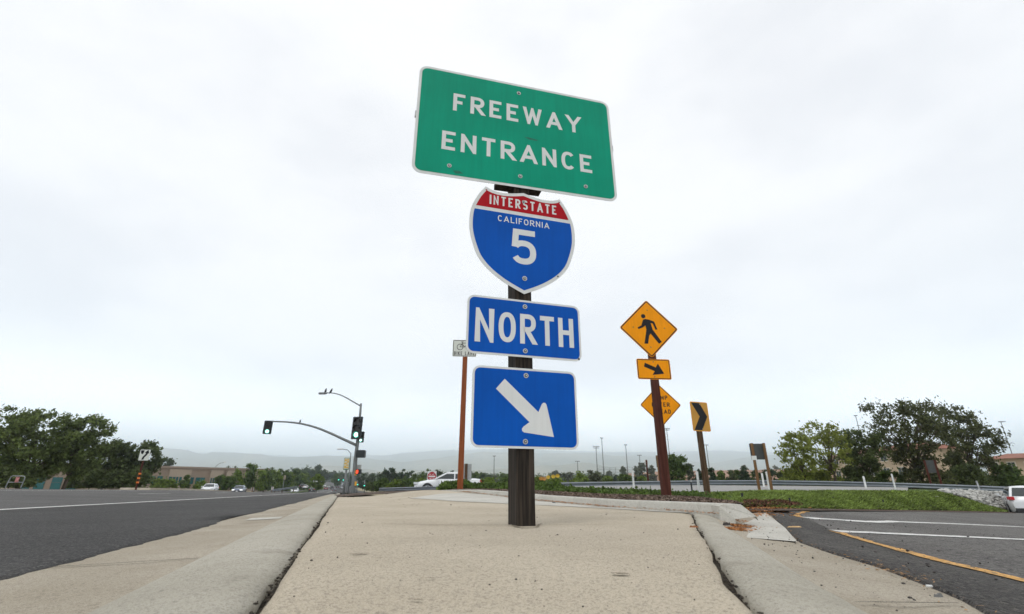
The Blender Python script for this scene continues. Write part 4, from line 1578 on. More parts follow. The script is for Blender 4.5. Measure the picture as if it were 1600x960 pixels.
# keep right sign on the median
kb_ = at(214.5, 762, 34.3)
kc = at(225, 714, 34.3)
kr = empty('keep_right_sign', (kb_.x, kb_.y, kb_.z), 0.25, 'white keep right sign on a rust post ringed with orange reflectors', 'road sign')
square_post('post', kr, kc.z - kb_.z, 0.09, 0.08, M_REDPOST)
ko = rrect(24 * IN, 28 * IN, 0.03)
kp = sign_panel('keep_right_panel', kr, ko, M_PALE_S, 0, (0, 0, kc.z - kb_.z), M_PALE_S)
tri_fill('curved_arrow', [(x * IN, z * IN) for x, z in [(-5, -12), (0, -12), (1.5, -6), (6, 0), (7.5, 4.5), (10.5, 3.6), (6.5, 13.5), (-1, 6.3), (2.6, 5.6), (1.2, 1.5), (-3.5, -5)]], -0.0012, M_BLACK_S, kp)
tri_fill('island_mark', [(x * IN, z * IN) for x, z in [(-10.5, 12), (-2.2, 12), (-3.2, 5), (-6, 1.5), (-9.5, 5)]], -0.0012, M_BLACK_S, kp)
M_ORANGE = pmat('orange_reflector', (0.85, 0.20, 0.02), 0.4)
for k, z in enumerate((0.15, 0.42, 0.7)):
    mb = MB()
    mb.box((0, 0.04, z + 0.06), (0.13, 0.12, 0.10))
    mb.build('reflector', M_ORANGE, kr)

# do not enter sign
db = at(676, 768, 41.0)
dc = at(676, 745.3, 41.0)
dn = empty('do_not_enter_sign', (dc.x, dc.y, db.z), 0.0, 'red disc DO NOT ENTER sign on a white square beside the white sedan', 'road sign')
square_post('post', dn, dc.z - db.z, 0.1, 0.1, M_BROWNPOST)
do = rrect(29 * IN, 32 * IN, 0.03)
dp = sign_panel('do_not_enter_panel', dn, do, M_WHITE_S, 0, (0, 0, dc.z - db.z), M_WHITE_S)
mb = MB()
mb.face([(13.6 * IN * math.cos(2 * math.pi * k / 32), 13.6 * IN * math.sin(2 * math.pi * k / 32)) for k in range(32)], -0.0008)
mb.build('red_disc', M_RED_S, dp)
mb = MB()
mb.face([(-11 * IN, -2.2 * IN), (11 * IN, -2.2 * IN), (11 * IN, 2.2 * IN), (-11 * IN, 2.2 * IN)], -0.0014)
mb.build('white_bar', M_WHITE_S, dp)
for t_ in (text_polys('DO NOT', 4.2 * IN, -8 * IN, 8 * IN, 4.4 * IN, 0.17), text_polys('ENTER', 4.2 * IN, -7.6 * IN, 7.6 * IN, -8.6 * IN, 0.17)):
    poly_mesh('lettering', t_, -0.0016, M_WHITE_S, dp)


# signs seen from the back
def back_sign(name, label, pa, pb, top_c, w, h, Y, pm, nposts=2, panel_mat=M_GREYBACK, rz=0.0, gap=0.35, pw=0.09, tagplate=None):
    b_ = at(pa, pb, Y)
    c_ = at(*top_c, Y)
    e = empty(name, (c_.x, Y, b_.z), rz, label, 'sign back')
    hh = c_.z - b_.z
    for k in range(nposts):
        off = (k - (nposts - 1) / 2) * gap
        square_post('post', e, hh + h * 0.52, pw, pw, pm, z0=-0.6, off=(off, -0.1))
    mb_ = MB()
    mb_.box((0, 0.015, hh), (w, 0.02, h))
    for k in (-0.3, 0.3):
        mb_.box((0, 0.003, hh + k * h), (w * 0.98, 0.01, 0.03))
    mb_.build('panel', panel_mat, e)
    if tagplate:
        mb_ = MB()
        mb_.box((tagplate[0], -0.11, hh + tagplate[1]), (tagplate[2], 0.008, tagplate[3]))
        mb_.build('tag_plate', M_WPOST, e)
    return e


back_sign('sign_back', 'grey sign back with a white tag on two tan posts at the turf crest', 1195, 763, (1186, 704), 0.48, 0.49, 16.0, M_TANPOST, gap=0.36, pw=0.07, rz=-0.18,
          tagplate=(-0.19, -0.2, 0.15, 0.13))
back_sign('sign_back', 'brown backed board on two tan posts behind the guardrail by the oxblood post', 1034, 757, (1035, 720), 0.85, 0.85, 38.0, M_TANPOST, gap=0.55, pw=0.13, panel_mat=pmat('brown_sign_back', (0.11, 0.085, 0.06), 0.7, var=0.1, vscale=4), rz=-0.6)
back_sign('sign_back', 'grey metal sign back just beside the slim rust post', 731, 766, (729.5, 738), 0.62, 0.86, 29.0, M_BROWNPOST, nposts=1, pw=0.16, rz=0.1, panel_mat=M_ALU)
back_sign('sign_back', 'red edged sign back on two rust posts under the big dark tree', 1464, 757, (1456, 726), 0.7, 0.9, 38.0, M_REDPOST, gap=0.6, pw=0.13, rz=-0.7)
back_sign('small_sign', 'small white sign back on a thin brown post beyond the guardrail', 1012, 757, (1011, 721.5), 0.28, 0.34, 40.0, M_REDPOST, nposts=1, pw=0.11, panel_mat=M_WPOST)
back_sign('small_sign', 'small round pale sign back at the far road edge beyond the dark oncoming car', 396, 770, (396, 766.5), 0.45, 0.5, 80.0, M_TANPOST, nposts=1, pw=0.1, panel_mat=M_ALU)
back_sign('small_sign', 'small white sign at the foot of the avenue trees', 427, 771, (427, 765), 0.45, 0.6, 110.0, M_TANPOST, nposts=1, pw=0.1, panel_mat=M_WPOST)
back_sign('small_sign', 'beige box sign among the avenue trees', 446, 771, (446, 748), 0.5, 1.0, 130.0, M_GALV_P, nposts=1, pw=0.12, panel_mat=pmat('beige_box', (0.5, 0.4, 0.26), 0.6))

# white marker posts
dl = None
for px, y0, y1, Y, lab in ((992.5, 769, 740, 15.6, 'white marker post rising from the ivy'), (1095, 773, 743, 10.6, 'white marker post beside the foot of the chevron post'),
                           (1195, 757.5, 741, 25.0, 'shorter white marker post across the connector road behind the two tan posts'), (1203.5, 763, 740, 17.0, 'white marker post just beside the two tan posts'),
                           (1355, 761.5, 745, 24.5, 'white marker post in front of the pale leafy tree trunks'), (1401, 763, 742, 19.5, 'tilted white marker post on the turf crest under the dark tree'),
                           (1533, 766.5, 751, 28.5, 'greyed marker post above the riprap stones')):
    a, b = at(px, y0, Y), at(px, y1, Y)
    e = empty('marker_post', a, 0.0, lab, 'marker post', 'white marker posts along the ramp')
    h = b.z - a.z
    w = 0.042 if Y < 14 else (0.055 if Y < 20 else 0.085)
    mb = MB()
    mb.prism([(x, z + h / 2) for x, z in rrect(w, h + 0.2, w * 0.45, 5)], -0.012, 0.012)
    mb.build('blade', M_WPOST if px < 1500 else M_ALU, e)
    mb = MB()
    mb.box((0, -0.0145, h - 0.12), (w * 0.7, 0.004, 0.13))
    mb.build('reflector', pmat('grey_reflector', (0.62, 0.64, 0.64), 0.35), e)
for px, y0, y1, Y, lab in ((1083.5, 772, 749, 11.3, 'tall dark marker stake with pale cap beside the oxblood post'), (1163, 784, 769, 8.4, 'short dark stake standing in the turf below the two tan posts'),
                           (1237, 788, 776, 9.4, 'dark stake low in the turf beside the bark patch'), (1305, 784, 774, 12.0, 'dark stake in the middle of the turf slope'), (1383, 787, 778, 14.6, 'dark stake in the turf below the white marker post'),
                           (1472, 788, 779, 19.5, 'dark stake near the riprap end of the turf')):
    a, b = at(px, y0, Y), at(px, y1, Y)
    e = empty('marker_stake', a, 0.0, lab, 'stake', 'dark stakes in the planting')
    h = b.z - a.z
    mb = MB()
    mb.tube([(0, 0, -0.1), (0.0, 0, h * 0.9)], 0.018, 8)
    mb.build('stake', M_DPOST, e)
    mb = MB()
    mb.tube([(0, 0, h * 0.86), (0, 0, h)], 0.021, 8)
    mb.build('cap', M_ALU if px < 1100 else M_DPOST, e)


# ------------------------------------------------------------------ guardrails
def guardrail(label, pts, H, post_h, post_step, z_scale=1.0):
    P = [Vector(q) for q in pts]
    L = sum((b - a).length for a, b in zip(P, P[1:]))
    n = max(8, int(L / 1.0))
    P = resample(P, n)
    root = empty('guardrail', P[0], 0.0, label, 'guardrail')
    o = P[0]
    prof = [(-0.02, -0.156), (0.03, -0.13), (0.06, -0.10), (0.06, -0.07), (0.0, -0.03), (0.0, 0.03), (0.06, 0.07), (0.06, 0.10), (0.03, 0.13), (-0.02, 0.156)]
    v_, f_ = [], []
    for i, q in enumerate(P):
        d = P[min(n - 1, i + 1)] - P[max(0, i - 1)]
        d.z = 0
        d.normalize()
        nn = Vector((d.y, -d.x, 0))
        for a, z in prof:
            w = q - o + nn * a
            v_.append((w.x, w.y, w.z + z * H / 0.312))
    m = len(prof)
    for i in range(n - 1):
        for k in range(m - 1):
            f_.append((i * m + k, (i + 1) * m + k, (i + 1) * m + k + 1, i * m + k + 1))
    ob = mesh_obj('rail_beam', v_, f_, M_RAIL, root, True)
    sol = ob.modifiers.new('solid', 'SOLIDIFY')
    sol.thickness = 0.008
    k = 0
    dist = 0.0
    for i in range(1, n):
        dist += (P[i] - P[i - 1]).length
        if dist > k * post_step + 0.5:
            k += 1
            q = P[i] - o
            mb_ = MB()
            mb_.box((q.x, q.y + 0.16, q.z - post_h / 2 + 0.12), (0.16, 0.2, post_h + 0.1))
            mb_.build('post', M_BROWNPOST, root)
    return root


guardrail('long grey steel guardrail beyond the connector road, running behind the oxblood and chevron posts',
          [at(878, 758, 30), at(950, 756.3, 32), at(1000, 755.2, 33), at(1100, 753.2, 34), at(1200, 752.4, 34.5), at(1300, 753.5, 34), at(1400, 755.5, 33), at(1500, 758.5, 31), at(1578, 761.5, 29.5), at(1700, 766, 28)], 0.31, 0.85, 1.9)
guardrail('short grey guardrail end in front of the white sedan', [at(594, 766.4, 37), at(620, 765.6, 36), at(655, 764.4, 35), at(690, 763.5, 34)], 0.24, 0.5, 1.9)
guardrail('sloping pale pipe railing beside the side street under the avenue trees', [at(424, 769, 118), at(445, 766, 122), at(466, 763, 126)], 0.5, 1.6, 3.0)

# tube barricade at the far left roadside
ba = at(23, 765.5, 42)
brc = empty('barricade', ba, 0.15, 'grey tubular barricade with a small red and white plate, under the trees', 'barricade')
mb = MB()
w_, h_ = 1.12, 0.86
mb.tube(catmull([(-w_ / 2 - 0.04, 0, -0.05), (-w_ / 2 + 0.02, 0, h_ * 0.6), (-w_ / 2 + 0.16, 0, h_), (0, 0, h_ + 0.01), (w_ / 2 - 0.14, 0, h_), (w_ / 2, 0, h_ * 0.8), (w_ / 2 - 0.06, 0, -0.05)], 5), 0.035, 8)
mb.build('hoop', M_GALV, brc)
mb = MB()
mb.tube([(-w_ / 2, 0, h_ * 0.45), (w_ / 2 - 0.02, 0, h_ * 0.45)], 0.03, 8)
mb.build('cross_bar', M_GALV, brc)
mb = MB()
mb.box((0.08, -0.05, h_ * 0.7), (0.26, 0.02, 0.42))
mb.build('plate', pmat('red_white_plate', (0.42, 0.17, 0.16), 0.5, var=0.6, vscale=9), brc)

# ------------------------------------------------------------------ traffic signals
def signal_head(root, c, w, h, lit, r, backplate=True, red=False):
    """three lamps seen from the front; returns the head"""
    mb_ = MB()
    mb_.prism(rrect(w, h, 0.05, 4), 0.0, 0.03)
    mb_.box((0, 0.13, 0), (w * 0.55, 0.2, h * 0.86))
    hd = mb_.build('signal_head', M_HOUSING, root)
    hd.location = c
    st = h * 0.3
    for k, z in enumerate((st, 0, -st)):
        on = (k == lit)
        mb_ = MB()
        mb_.disc((0, -0.012, z), r, 24, 0, depth=0.012)
        mats = [M_LENS_G if on else M_LENS_OFF]
        if on:
            mb_.disc((0, -0.016, z), r * 0.78, 24, 1, depth=0.003)
            mats.append(M_LENS_GC)
        mb_.build('lens', mats, hd)
        # visor: a half hood
        vv, ff = [], []
        n_ = 14
        for i in range(n_ + 1):
            a = R(-25 + 230 * i / n_)
            for yy in (0.0, -0.2):
                vv.append((r * 1.12 * math.cos(a), yy, z + r * 1.12 * math.sin(a) + (-0.02 if yy < 0 else 0)))
        for i in range(n_):
            ff.append((2 * i, 2 * i + 1, 2 * i + 3, 2 * i + 2))
        mesh_obj('visor', vv, ff, M_HOUSING, hd, True)
    return hd


TD = 35.0
tb = at(553, 772, 35)
tp = empty('traffic_signal', (tb.x, tb.y, tb.z), 0.0, 'grey mast with a long curved arm, lit green signals and a street lamp on top', 'traffic signal')


def tl(px, py, dy=0.0):
    q = at(px, py, tb.y + dy)
    return q - tb


mb = MB()
mb.tube([(0, 0, -1.0), (tl(553.6, 762)), tl(556.5, 720), tl(560, 690), tl(563, 655), tl(564.8, 632)], [0.16, 0.155, 0.13, 0.115, 0.09, 0.07], 14)
mb.build('pole', M_GALV_P, tp, True)
mb = MB()
arm = [tl(558, 697), tl(547, 692), tl(536, 687), tl(515, 677.5), tl(494, 669.5), tl(473, 664.3), tl(452.5, 661.8), tl(427, 660.8), tl(418, 660.6)]
mb.tube([Vector(q) + Vector((0, -0.1, 0)) for q in catmull([tuple(a) for a in arm], 4)], [0.10 - 0.055 * k / 32 for k in range(33)], 10)
mb.build('mast_arm', M_GALV_P, tp, True)
mb = MB()
lam = [tl(564.6, 636), tl(553, 629.5), tl(537.5, 620.8), tl(525, 616.5), tl(513, 615.4), tl(508, 615.4)]
mb.tube(catmull([tuple(a) for a in lam], 4), [0.05 - 0.022 * k / 20 for k in range(21)], 8)
mb.build('lamp_arm', M_GALV_P, tp, True)
q = tl(506, 615.9)
mb = MB()
mb.tube([q + Vector((0.28, 0, 0)), q + Vector((0.12, 0, -0.01)), q + Vector((-0.3, 0, -0.02)), q + Vector((-0.36, 0, -0.01))], [0.05, 0.1, 0.09, 0.03], 10)
mb.build('luminaire', M_GALV, tp, True)
sh_ = signal_head(tp, tl(561.3, 671) + Vector((0, -0.4, 0)), 0.73, 1.55, 2, 0.19)
sh_.rotation_euler = (0, 0, -0.1)
s2 = signal_head(tp, tl(421.5, 670.3) + Vector((0, -0.2, 0)), 0.56, 0.93, 2, 0.135)
s2.rotation_euler = (0, 0, 0.35)
s3 = signal_head(tp, tl(564.5, 684) + Vector((0.0, 0.05, 0)), 0.46, 0.75, 2, 0.10)
s3.rotation_euler = (0, 0, 0.5)
mb = MB()
mb.prism(rrect(0.62, 0.5, 0.07, 5), -0.15, 0.15)
o = mb.build('sign_box', M_HOUSING, tp)
o.location = tl(566.3, 711) + Vector((0, -0.2, 0))
mb = MB()
mb.prism(rrect(0.36, 0.32, 0.04, 5), -0.12, 0.12)
o = mb.build('walk_signal', M_HOUSING, tp)
o.location = tl(562.5, 738.6) + Vector((0, -0.15, 0))
hand = [(-0.075, -0.12), (0.045, -0.12), (0.07, -0.02), (0.065, 0.06), (0.045, 0.10), (0.02, 0.12), (-0.01, 0.135), (-0.04, 0.12), (-0.065, 0.09), (-0.08, 0.02), (-0.105, -0.04)]
tri_fill('red_hand', [(x - 0.05, z) for x, z in hand], -0.125, M_LENS_R, o)
for px, py, hh in ((557.4, 740, 0.36), (557.3, 757, 0.26)):
    mb = MB()
    mb.box(tl(px, py) + Vector((0.03, -0.12, 0)), (0.1, 0.14, hh))
    mb.build('button_box', M_YELBOX, tp)
mb = MB()
mb.box(tl(559, 731) + Vector((0.0, 0.25, 0)), (0.44, 0.02, 0.3))
mb.build('street_plate', pmat('dull_white_plate', (0.5, 0.5, 0.47), 0.6, var=0.1, vscale=6), tp)


def make_bird(label, q, rz, s, tilt):
    v0 = MB()
    v0.tube([(-0.18, 0, -0.09), (-0.10, 0, -0.02), (0.0, 0, 0.05), (0.08, 0, 0.13), (0.11, 0, 0.19), (0.15, 0, 0.23), (0.19, 0, 0.24), (0.25, 0, 0.225)],
            [0.02, 0.045, 0.085, 0.085, 0.06, 0.055, 0.04, 0.006], 10)
    b = v0.build('bird', M_BIRD, None, True)
    me = b.data
    bm = bmesh.new()
    bm.from_mesh(me)
    geo = bmesh.ops.create_cone(bm, segments=6, radius1=0.008, radius2=0.006, depth=0.1, cap_ends=True)
    for vv in geo['verts']:
        vv.co += Vector((0.0, 0.03, -0.05))
    geo = bmesh.ops.create_cone(bm, segments=6, radius1=0.008, radius2=0.006, depth=0.1, cap_ends=True)
    for vv in geo['verts']:
        vv.co += Vector((0.0, -0.03, -0.05))
    bm.to_mesh(me)
    bm.free()
    b.location = q
    b.rotation_euler = (0, tilt, rz)
    b.scale = (s, s, s)
    return tag(b, label, 'bird')


wp = lambda px, py: tb + tl(px, py)
make_bird('black bird perched upright on the street lamp head', wp(509.3, 614.4), 1.2, 0.85, -0.5)
make_bird('black bird leaning on the lamp arm beside another bird', wp(517.5, 614.6), 0.2, 0.85, -0.35)
make_bird('tiny black bird on the curved traffic signal arm', wp(470.7, 662.4) + Vector((0, -0.1, 0)), 0.4, 0.6, -0.6)


# second junction, far lamp, banner
def street_lamp(label, base, top, head, Y, pr=0.09):
    b_, t__ = at(*base, Y), at(*top, Y)
    e = empty('street_lamp', b_, 0.0, label, 'street lamp')
    mb_ = MB()
    mb_.tube([(0, 0, -1), t__ - b_], [pr, pr * 0.6], 8)
    mb_.build('pole', M_GALV_P, e, True)
    mb_ = MB()
    h_ = at(*head, Y) - b_
    a = t__ - b_
    mb_.tube(catmull([tuple(a - Vector((0, 0, 0.1))), tuple(a.lerp(h_, 0.35) + Vector((0, 0, abs(a.x - h_.x) * 0.13))), tuple(a.lerp(h_, 0.7) + Vector((0, 0, abs(a.x - h_.x) * 0.05))), tuple(h_)], 4), pr * 0.45, 6)
    mb_.build('lamp_arm', M_GALV_P, e, True)
    mb_ = MB()
    sx_ = 1 if a.x > h_.x else -1
    mb_.tube([h_ + Vector((0.3 * sx_, 0, 0)), h_, h_ + Vector((-0.5 * sx_, 0, -0.03))], [pr * 0.5, pr * 1.3, pr * 0.7], 8)
    mb_.build('luminaire', M_WPOST, e, True)
    return e


street_lamp('slender street lamp behind the amber banner', (546, 772), (549.3, 709), (534, 703), 62)
street_lamp('street lamp arching over the office roof', (334, 765), (338.5, 731), (352, 724.5), 190, 0.16)
bq = at(541.5, 772, 58)
bt = at(543.5, 726, 58)
bn = empty('banner_sign', (bt.x, bt.y, bq.z), 0.05, 'amber and white patterned banner on a grey pole beside the traffic mast', 'banner')
mb = MB()
mb.tube([(0, 0, -1), (0, 0, bt.z - bq.z)], [0.13, 0.11], 10)
mb.build('pole', M_GALV_P, bn, True)
M_BANNER = pmat('white_banner', (0.62, 0.6, 0.48), 0.6)
mb = MB()
hB = bt.z - bq.z
mb.box((0, -0.2, hB), (0.56, 0.06, 1.18))
bp2 = mb.build('banner_panel', M_BANNER, bn)
mb = MB()
mb.box((0, -0.14, hB), (0.66, 0.04, 1.28))
mb.build('banner_frame', pmat('green_print', (0.10, 0.2, 0.12), 0.6), bn)
mb = MB()
for x, z, w, h in ((-0.12, 0.36, 0.22, 0.2), (0.14, 0.2, 0.18, 0.24), (-0.1, 0.02, 0.3, 0.16), (0.1, -0.17, 0.26, 0.14), (-0.13, -0.3, 0.2, 0.16), (0.13, 0.43, 0.2, 0.12), (0, -0.42, 0.5, 0.14)):
    mb.box((x, -0.235, hB + z), (w, 0.008, h))
mb.build('amber_block', pmat('amber_print', (0.68, 0.42, 0.06), 0.6, var=0.2, vscale=12), bp2)
mb = MB()
mb.box((0, -0.21, hB - 0.62), (0.56, 0.07, 0.1))
mb.build('banner_foot', pmat('green_print', (0.10, 0.2, 0.12), 0.6), bp2)


def far_signal(label, base, arm_to, heads, Y, lit=True, pr=0.14):
    b_ = at(*base, Y)
    e = empty('traffic_signal', b_, 0.0, label, 'traffic signal')
    t__ = at(base[0], arm_to[1], Y) - b_
    mb_ = MB()
    mb_.tube([(0, 0, -1), t__], pr, 8)
    mb_.build('pole', M_GALV_P, e, True)
    if abs(arm_to[0] - base[0]) > 1:
        mb_ = MB()
        mb_.tube([t__, at(arm_to[0], arm_to[1], Y) - b_], [pr * 0.8, pr * 0.5], 8)
        mb_.build('mast_arm', M_GALV_P, e, True)
    for hx, hy in heads:
        c = at(hx, hy, Y) - b_
        s_ = Y / 747.0
        mb_ = MB()
        mb_.box(c, (2.0 * s_, 0.3, 3.6 * s_))
        hd = mb_.build('signal_head', M_HOUSING, e)
        mb_ = MB()
        mb_.disc((c.x, c.y - 0.2, c.z - 0.5 * s_), 0.85 * s_, 12, 0, depth=0.03)
        mb_.build('lens', M_LENS_G, hd)
    return e


far_signal('far green traffic signal reaching over the avenue lanes', (543.6, 768), (531, 748.6), [(530.8, 750.6), (538, 751)], 190)
far_signal('slim far signal pole close beside the main traffic mast', (559.6, 766), (560, 752), [(560.6, 758)], 120, pr=0.1)
far_signal('green signal pole standing before the dark hedge', (571, 767), (570.6, 752), [(570.9, 759.6)], 110, pr=0.1)


# field lights
def field_light(label, base, top, Y, kind):
    b_, t__ = at(*base, Y), at(*top, Y)
    e = empty('field_light', b_, 0.0, label, 'light mast', 'tall light masts of the sports fields')
    h_ = t__.z - b_.z
    s_ = Y / 747.0
    mb_ = MB()
    mb_.tube([(0, 0, -4), (0, 0, h_)], [0.75 * s_, 0.5 * s_], 6)
    mb_.build('pole', pmat('dull_mast_steel', (0.13, 0.135, 0.14), 0.6), e, True)
    mb_ = MB()
    if kind == 'rack':
        for r_ in (0, -2.2):
            mb_.box((0, 0, h_ + r_ * s_), (9 * s_, 0.2, 0.25 * s_))
            for k in range(5 if r_ == 0 else 4):
                x = (k - (2 if r_ == 0 else 1.5)) * 2.1
                mb_.box((x * s_, -0.3, h_ + r_ * s_ - 0.2 * s_), (1.4 * s_, 0.8, 1.0 * s_))
    elif kind == 'bar':
        mb_.box((0, 0, h_), (7 * s_, 0.3, 0.7 * s_))
        for k in range(3):
            mb_.box(((k - 1) * 2.4 * s_, -0.3, h_ - 0.3 * s_), (1.6 * s_, 0.8, 0.8 * s_))
    else:
        for sg_ in (-1, 1):
            mb_.box((sg_ * 1.3 * s_, 0, h_), (1.9 * s_, 0.8, 1.1 * s_))
        mb_.box((0, 0, h_ - 0.1 * s_), (2.4 * s_, 0.3, 0.5 * s_))
    mb_.build('lamp_rack', pmat('dark_lamp_rack', (0.12, 0.125, 0.13), 0.5), e)
    return e


for lab, bx, tx, Y, k in (('light mast with a small twin head just beside the dark timber post', (773, 746), (773, 713), 420, 'twin'),
                          ('light mast half hidden right behind the arrow plate edge', (797, 746), (796.2, 710), 400, 'twin'),
                          ('short light mast with a flat bar head over the pale hills', (904.5, 742), (903.5, 720.5), 520, 'bar'),
                          ('light mast with a two row lamp rack', (935, 742), (933, 697), 430, 'rack'),
                          ('tallest twin head mast of the middle group', (945, 743), (942, 684), 400, 'twin'),
                          ('twin head mast standing alone over the ball field fence', (982.5, 742), (979.5, 694.5), 420, 'twin'),
                          ('small pale mast with a boxy head beside the thin brown post', (1003, 742), (1000.5, 710.5), 520, 'bar'),
                          ('light mast with a rack seen past the oxblood post', (1050, 735), (1046.5, 668.5), 330, 'rack'),
                          ('thin mast with a bar head passing behind the chevron post', (1110, 735), (1104.5, 694), 430, 'bar'),
                          ('dark twin head mast above the yellow green tree', (1360, 735), (1348, 647), 260, 'twin'),
                          ('mast with a flat hooded lamp beside the big dark tree crown', (1593, 735), (1563, 655.5), 120, 'bar')):
    field_light(lab, bx, tx, Y, k)

# ball field backstop
bf = at(975, 743, 380)
fe = empty('backstop_fence', bf, 0.0, 'wire ball field backstop on thin posts below the twin head masts', 'fence')
mb = MB()
for k in range(10):
    x = -18 + 4.2 * k
    mb.box((x, 0, 2.2), (0.22, 0.22, 8.5 - abs(k - 4.5) * 0.5))
for z in (0.5, 2.5, 4.6, 6.2):
    mb.box((1, 0.2, z), (38, 0.1, 0.12))
mb.build('frame', M_GALV_P, fe)


# ------------------------------------------------------------------ foliage
def leaf_mat(name, c, island=0.5, trans=0.35, var=0.25, vs_=0.6):
    return pmat(name, c, 0.65, var=var, vscale=vs_, island=island, trans=trans, spec=0.25)


LF = {
    'olive': leaf_mat('olive_leaves', (0.112, 0.145, 0.042)),
    'dark': leaf_mat('dark_leaves', (0.075, 0.098, 0.031)),
    'darker': leaf_mat('brownish_dark_leaves', (0.078, 0.088, 0.032)),
    'mid': leaf_mat('mid_green_leaves', (0.075, 0.115, 0.025)),
    'bright': leaf_mat('bright_green_leaves', (0.12, 0.17, 0.025)),
    'lime': leaf_mat('yellow_green_leaves', (0.175, 0.20, 0.042), trans=0.5, island=0.4),
    'grey': leaf_mat('grey_green_leaves', (0.10, 0.115, 0.07)),
    'pine': leaf_mat('pine_needles', (0.040, 0.066, 0.028)),
    'far': leaf_mat('far_leaves', (0.055, 0.08, 0.03)),
}


def rand_dirs(n, rng):
    v = rng.normal(size=(n, 3))
    return v / np.linalg.norm(v, axis=1, keepdims=True)


def leaf_quads(C, size, rng, elong=1.8, upbias=0.0, drift=None):
    n = len(C)
    u = rand_dirs(n, rng)
    if drift is not None:
        u = u * 0.75 + np.array(drift)
        u /= np.linalg.norm(u, axis=1, keepdims=True)
    w = rand_dirs(n, rng)
    v = np.cross(u, w)
    v /= np.maximum(1e-6, np.linalg.norm(v, axis=1, keepdims=True))
    s = size * rng.uniform(0.55, 1.35, size=(n, 1))
    u = u * s * elong * 0.5
    v = v * s * 0.5
    return np.stack([C - u, C - v * 0.9, C + u, C + v * 0.9], axis=1)


def envelope(style, t):
    """relative radius at relative crown height t (0..1)"""
    if style == 'cone':
        return np.where(t < 0.22, 0.55 + t * 2.0, np.maximum(0.05, 1.0 * (1 - (t - 0.22) / 0.78) ** 0.8))
    if style == 'tall':
        return np.sqrt(np.clip(1 - (2 * t - 0.86) ** 2 * 0.9, 0.04, 1))
    if style == 'bush':
        return np.sqrt(np.clip(1 - (t * 0.98) ** 2.2, 0.05, 1))
    if style == 'umbrella':
        return np.sqrt(np.clip(1 - (1.5 * (t - 0.62)) ** 2, 0.05, 1)) * np.where(t < 0.3, 0.75, 1.0)
    return np.sqrt(np.clip(1 - (2 * t - 0.95) ** 2, 0.05, 1))


def tree(name, label, px, py_base, py_top, d, wpx, style='round', leaf='mid', trunk_f=0.2, clumps=60, leaves=3000, leafpx=2.6, lean=0.0, cat='tree',
         group=None, seed=1, gap=0.55, limbs=8, elong=1.8, tr=0.02, deep=0.9, drift=None, parentless=True, dz=0.6):
    rng = np.random.default_rng(seed)
    b = atd(px, py_base, d)
    h = atd(px, py_top, d).z - b.z
    w = wpx * d / FPX
    root = empty(name, b, 0.0, label, cat, group)
    zc0 = h * trunk_f
    ch = h - zc0
    cl = []
    while len(cl) < clumps:
        t = rng.uniform(0.02, 0.97)
        e = float(envelope(style, np.array(t)))
        if rng.uniform() > e ** 1.2 + 0.15:
            continue
        a = rng.uniform(0, 2 * math.pi)
        rr = math.sqrt(rng.uniform(gap * gap * 0.5, 1.0)) * e * w / 2 * rng.uniform(0.80, 1.06)
        cl.append((math.cos(a) * rr + lean * h * (t * ch + zc0) / h, math.sin(a) * rr * deep, zc0 + t * ch))
    cl = np.array(cl)
    # tube trunk and limbs
    mb_ = MB()
    r0 = tr * h
    tx = lean * h
    n_ = 6
    top_f = 0.82 if style in ('cone', 'tall') else 0.6
    trunk_pts = [Vector((tx * (k / n_) * top_f + 0.02 * h * (rng.uniform() - 0.5) * (k > 0), 0.02 * h * (rng.uniform() - 0.5) * (k > 0), -dz + (h * top_f + dz) * k / n_)) for k in range(n_ + 1)]
    mb_.tube(trunk_pts, [r0 * (1.15 - 0.95 * k / n_) for k in range(n_ + 1)], 8)
    if limbs:
        idx = rng.choice(len(cl), size=min(limbs, len(cl)), replace=False)
        for i in idx:
            c = Vector(cl[i])
            k = int(np.clip(1 + (c.z / h) * n_ * 0.55 + rng.uniform(-0.5, 0.8), 1, n_ - 1))
            a = trunk_pts[k]
            mid = a.lerp(c, 0.5) + Vector((0, 0, 0.05 * h))
            mb_.tube([a, mid, c], [r0 * 0.42, r0 * 0.26, r0 * 0.07], 5)
    mb_.build('trunk', M_TRUNK, root, True)
    per = max(4, leaves // clumps)
    cr_ = 0.5 * w * (0.9 / math.sqrt(clumps)) * 1.32
    C = np.repeat(cl, per, axis=0)
    C = C + rng.normal(size=C.shape) * cr_ * np.array([1, 1, 0.8]) * rng.uniform(0.3, 1.0, size=(len(C), 1))
    low = C[:, 2] < 0.05 * h * (0.2 if style == 'bush' else 1)
    C[low, 2] = rng.uniform(0.02, 0.4, low.sum()) * h
    V = leaf_quads(C, leafpx * d / FPX, rng, elong, drift=drift)
    quads_obj('crown', V, LF[leaf], root)
    return root


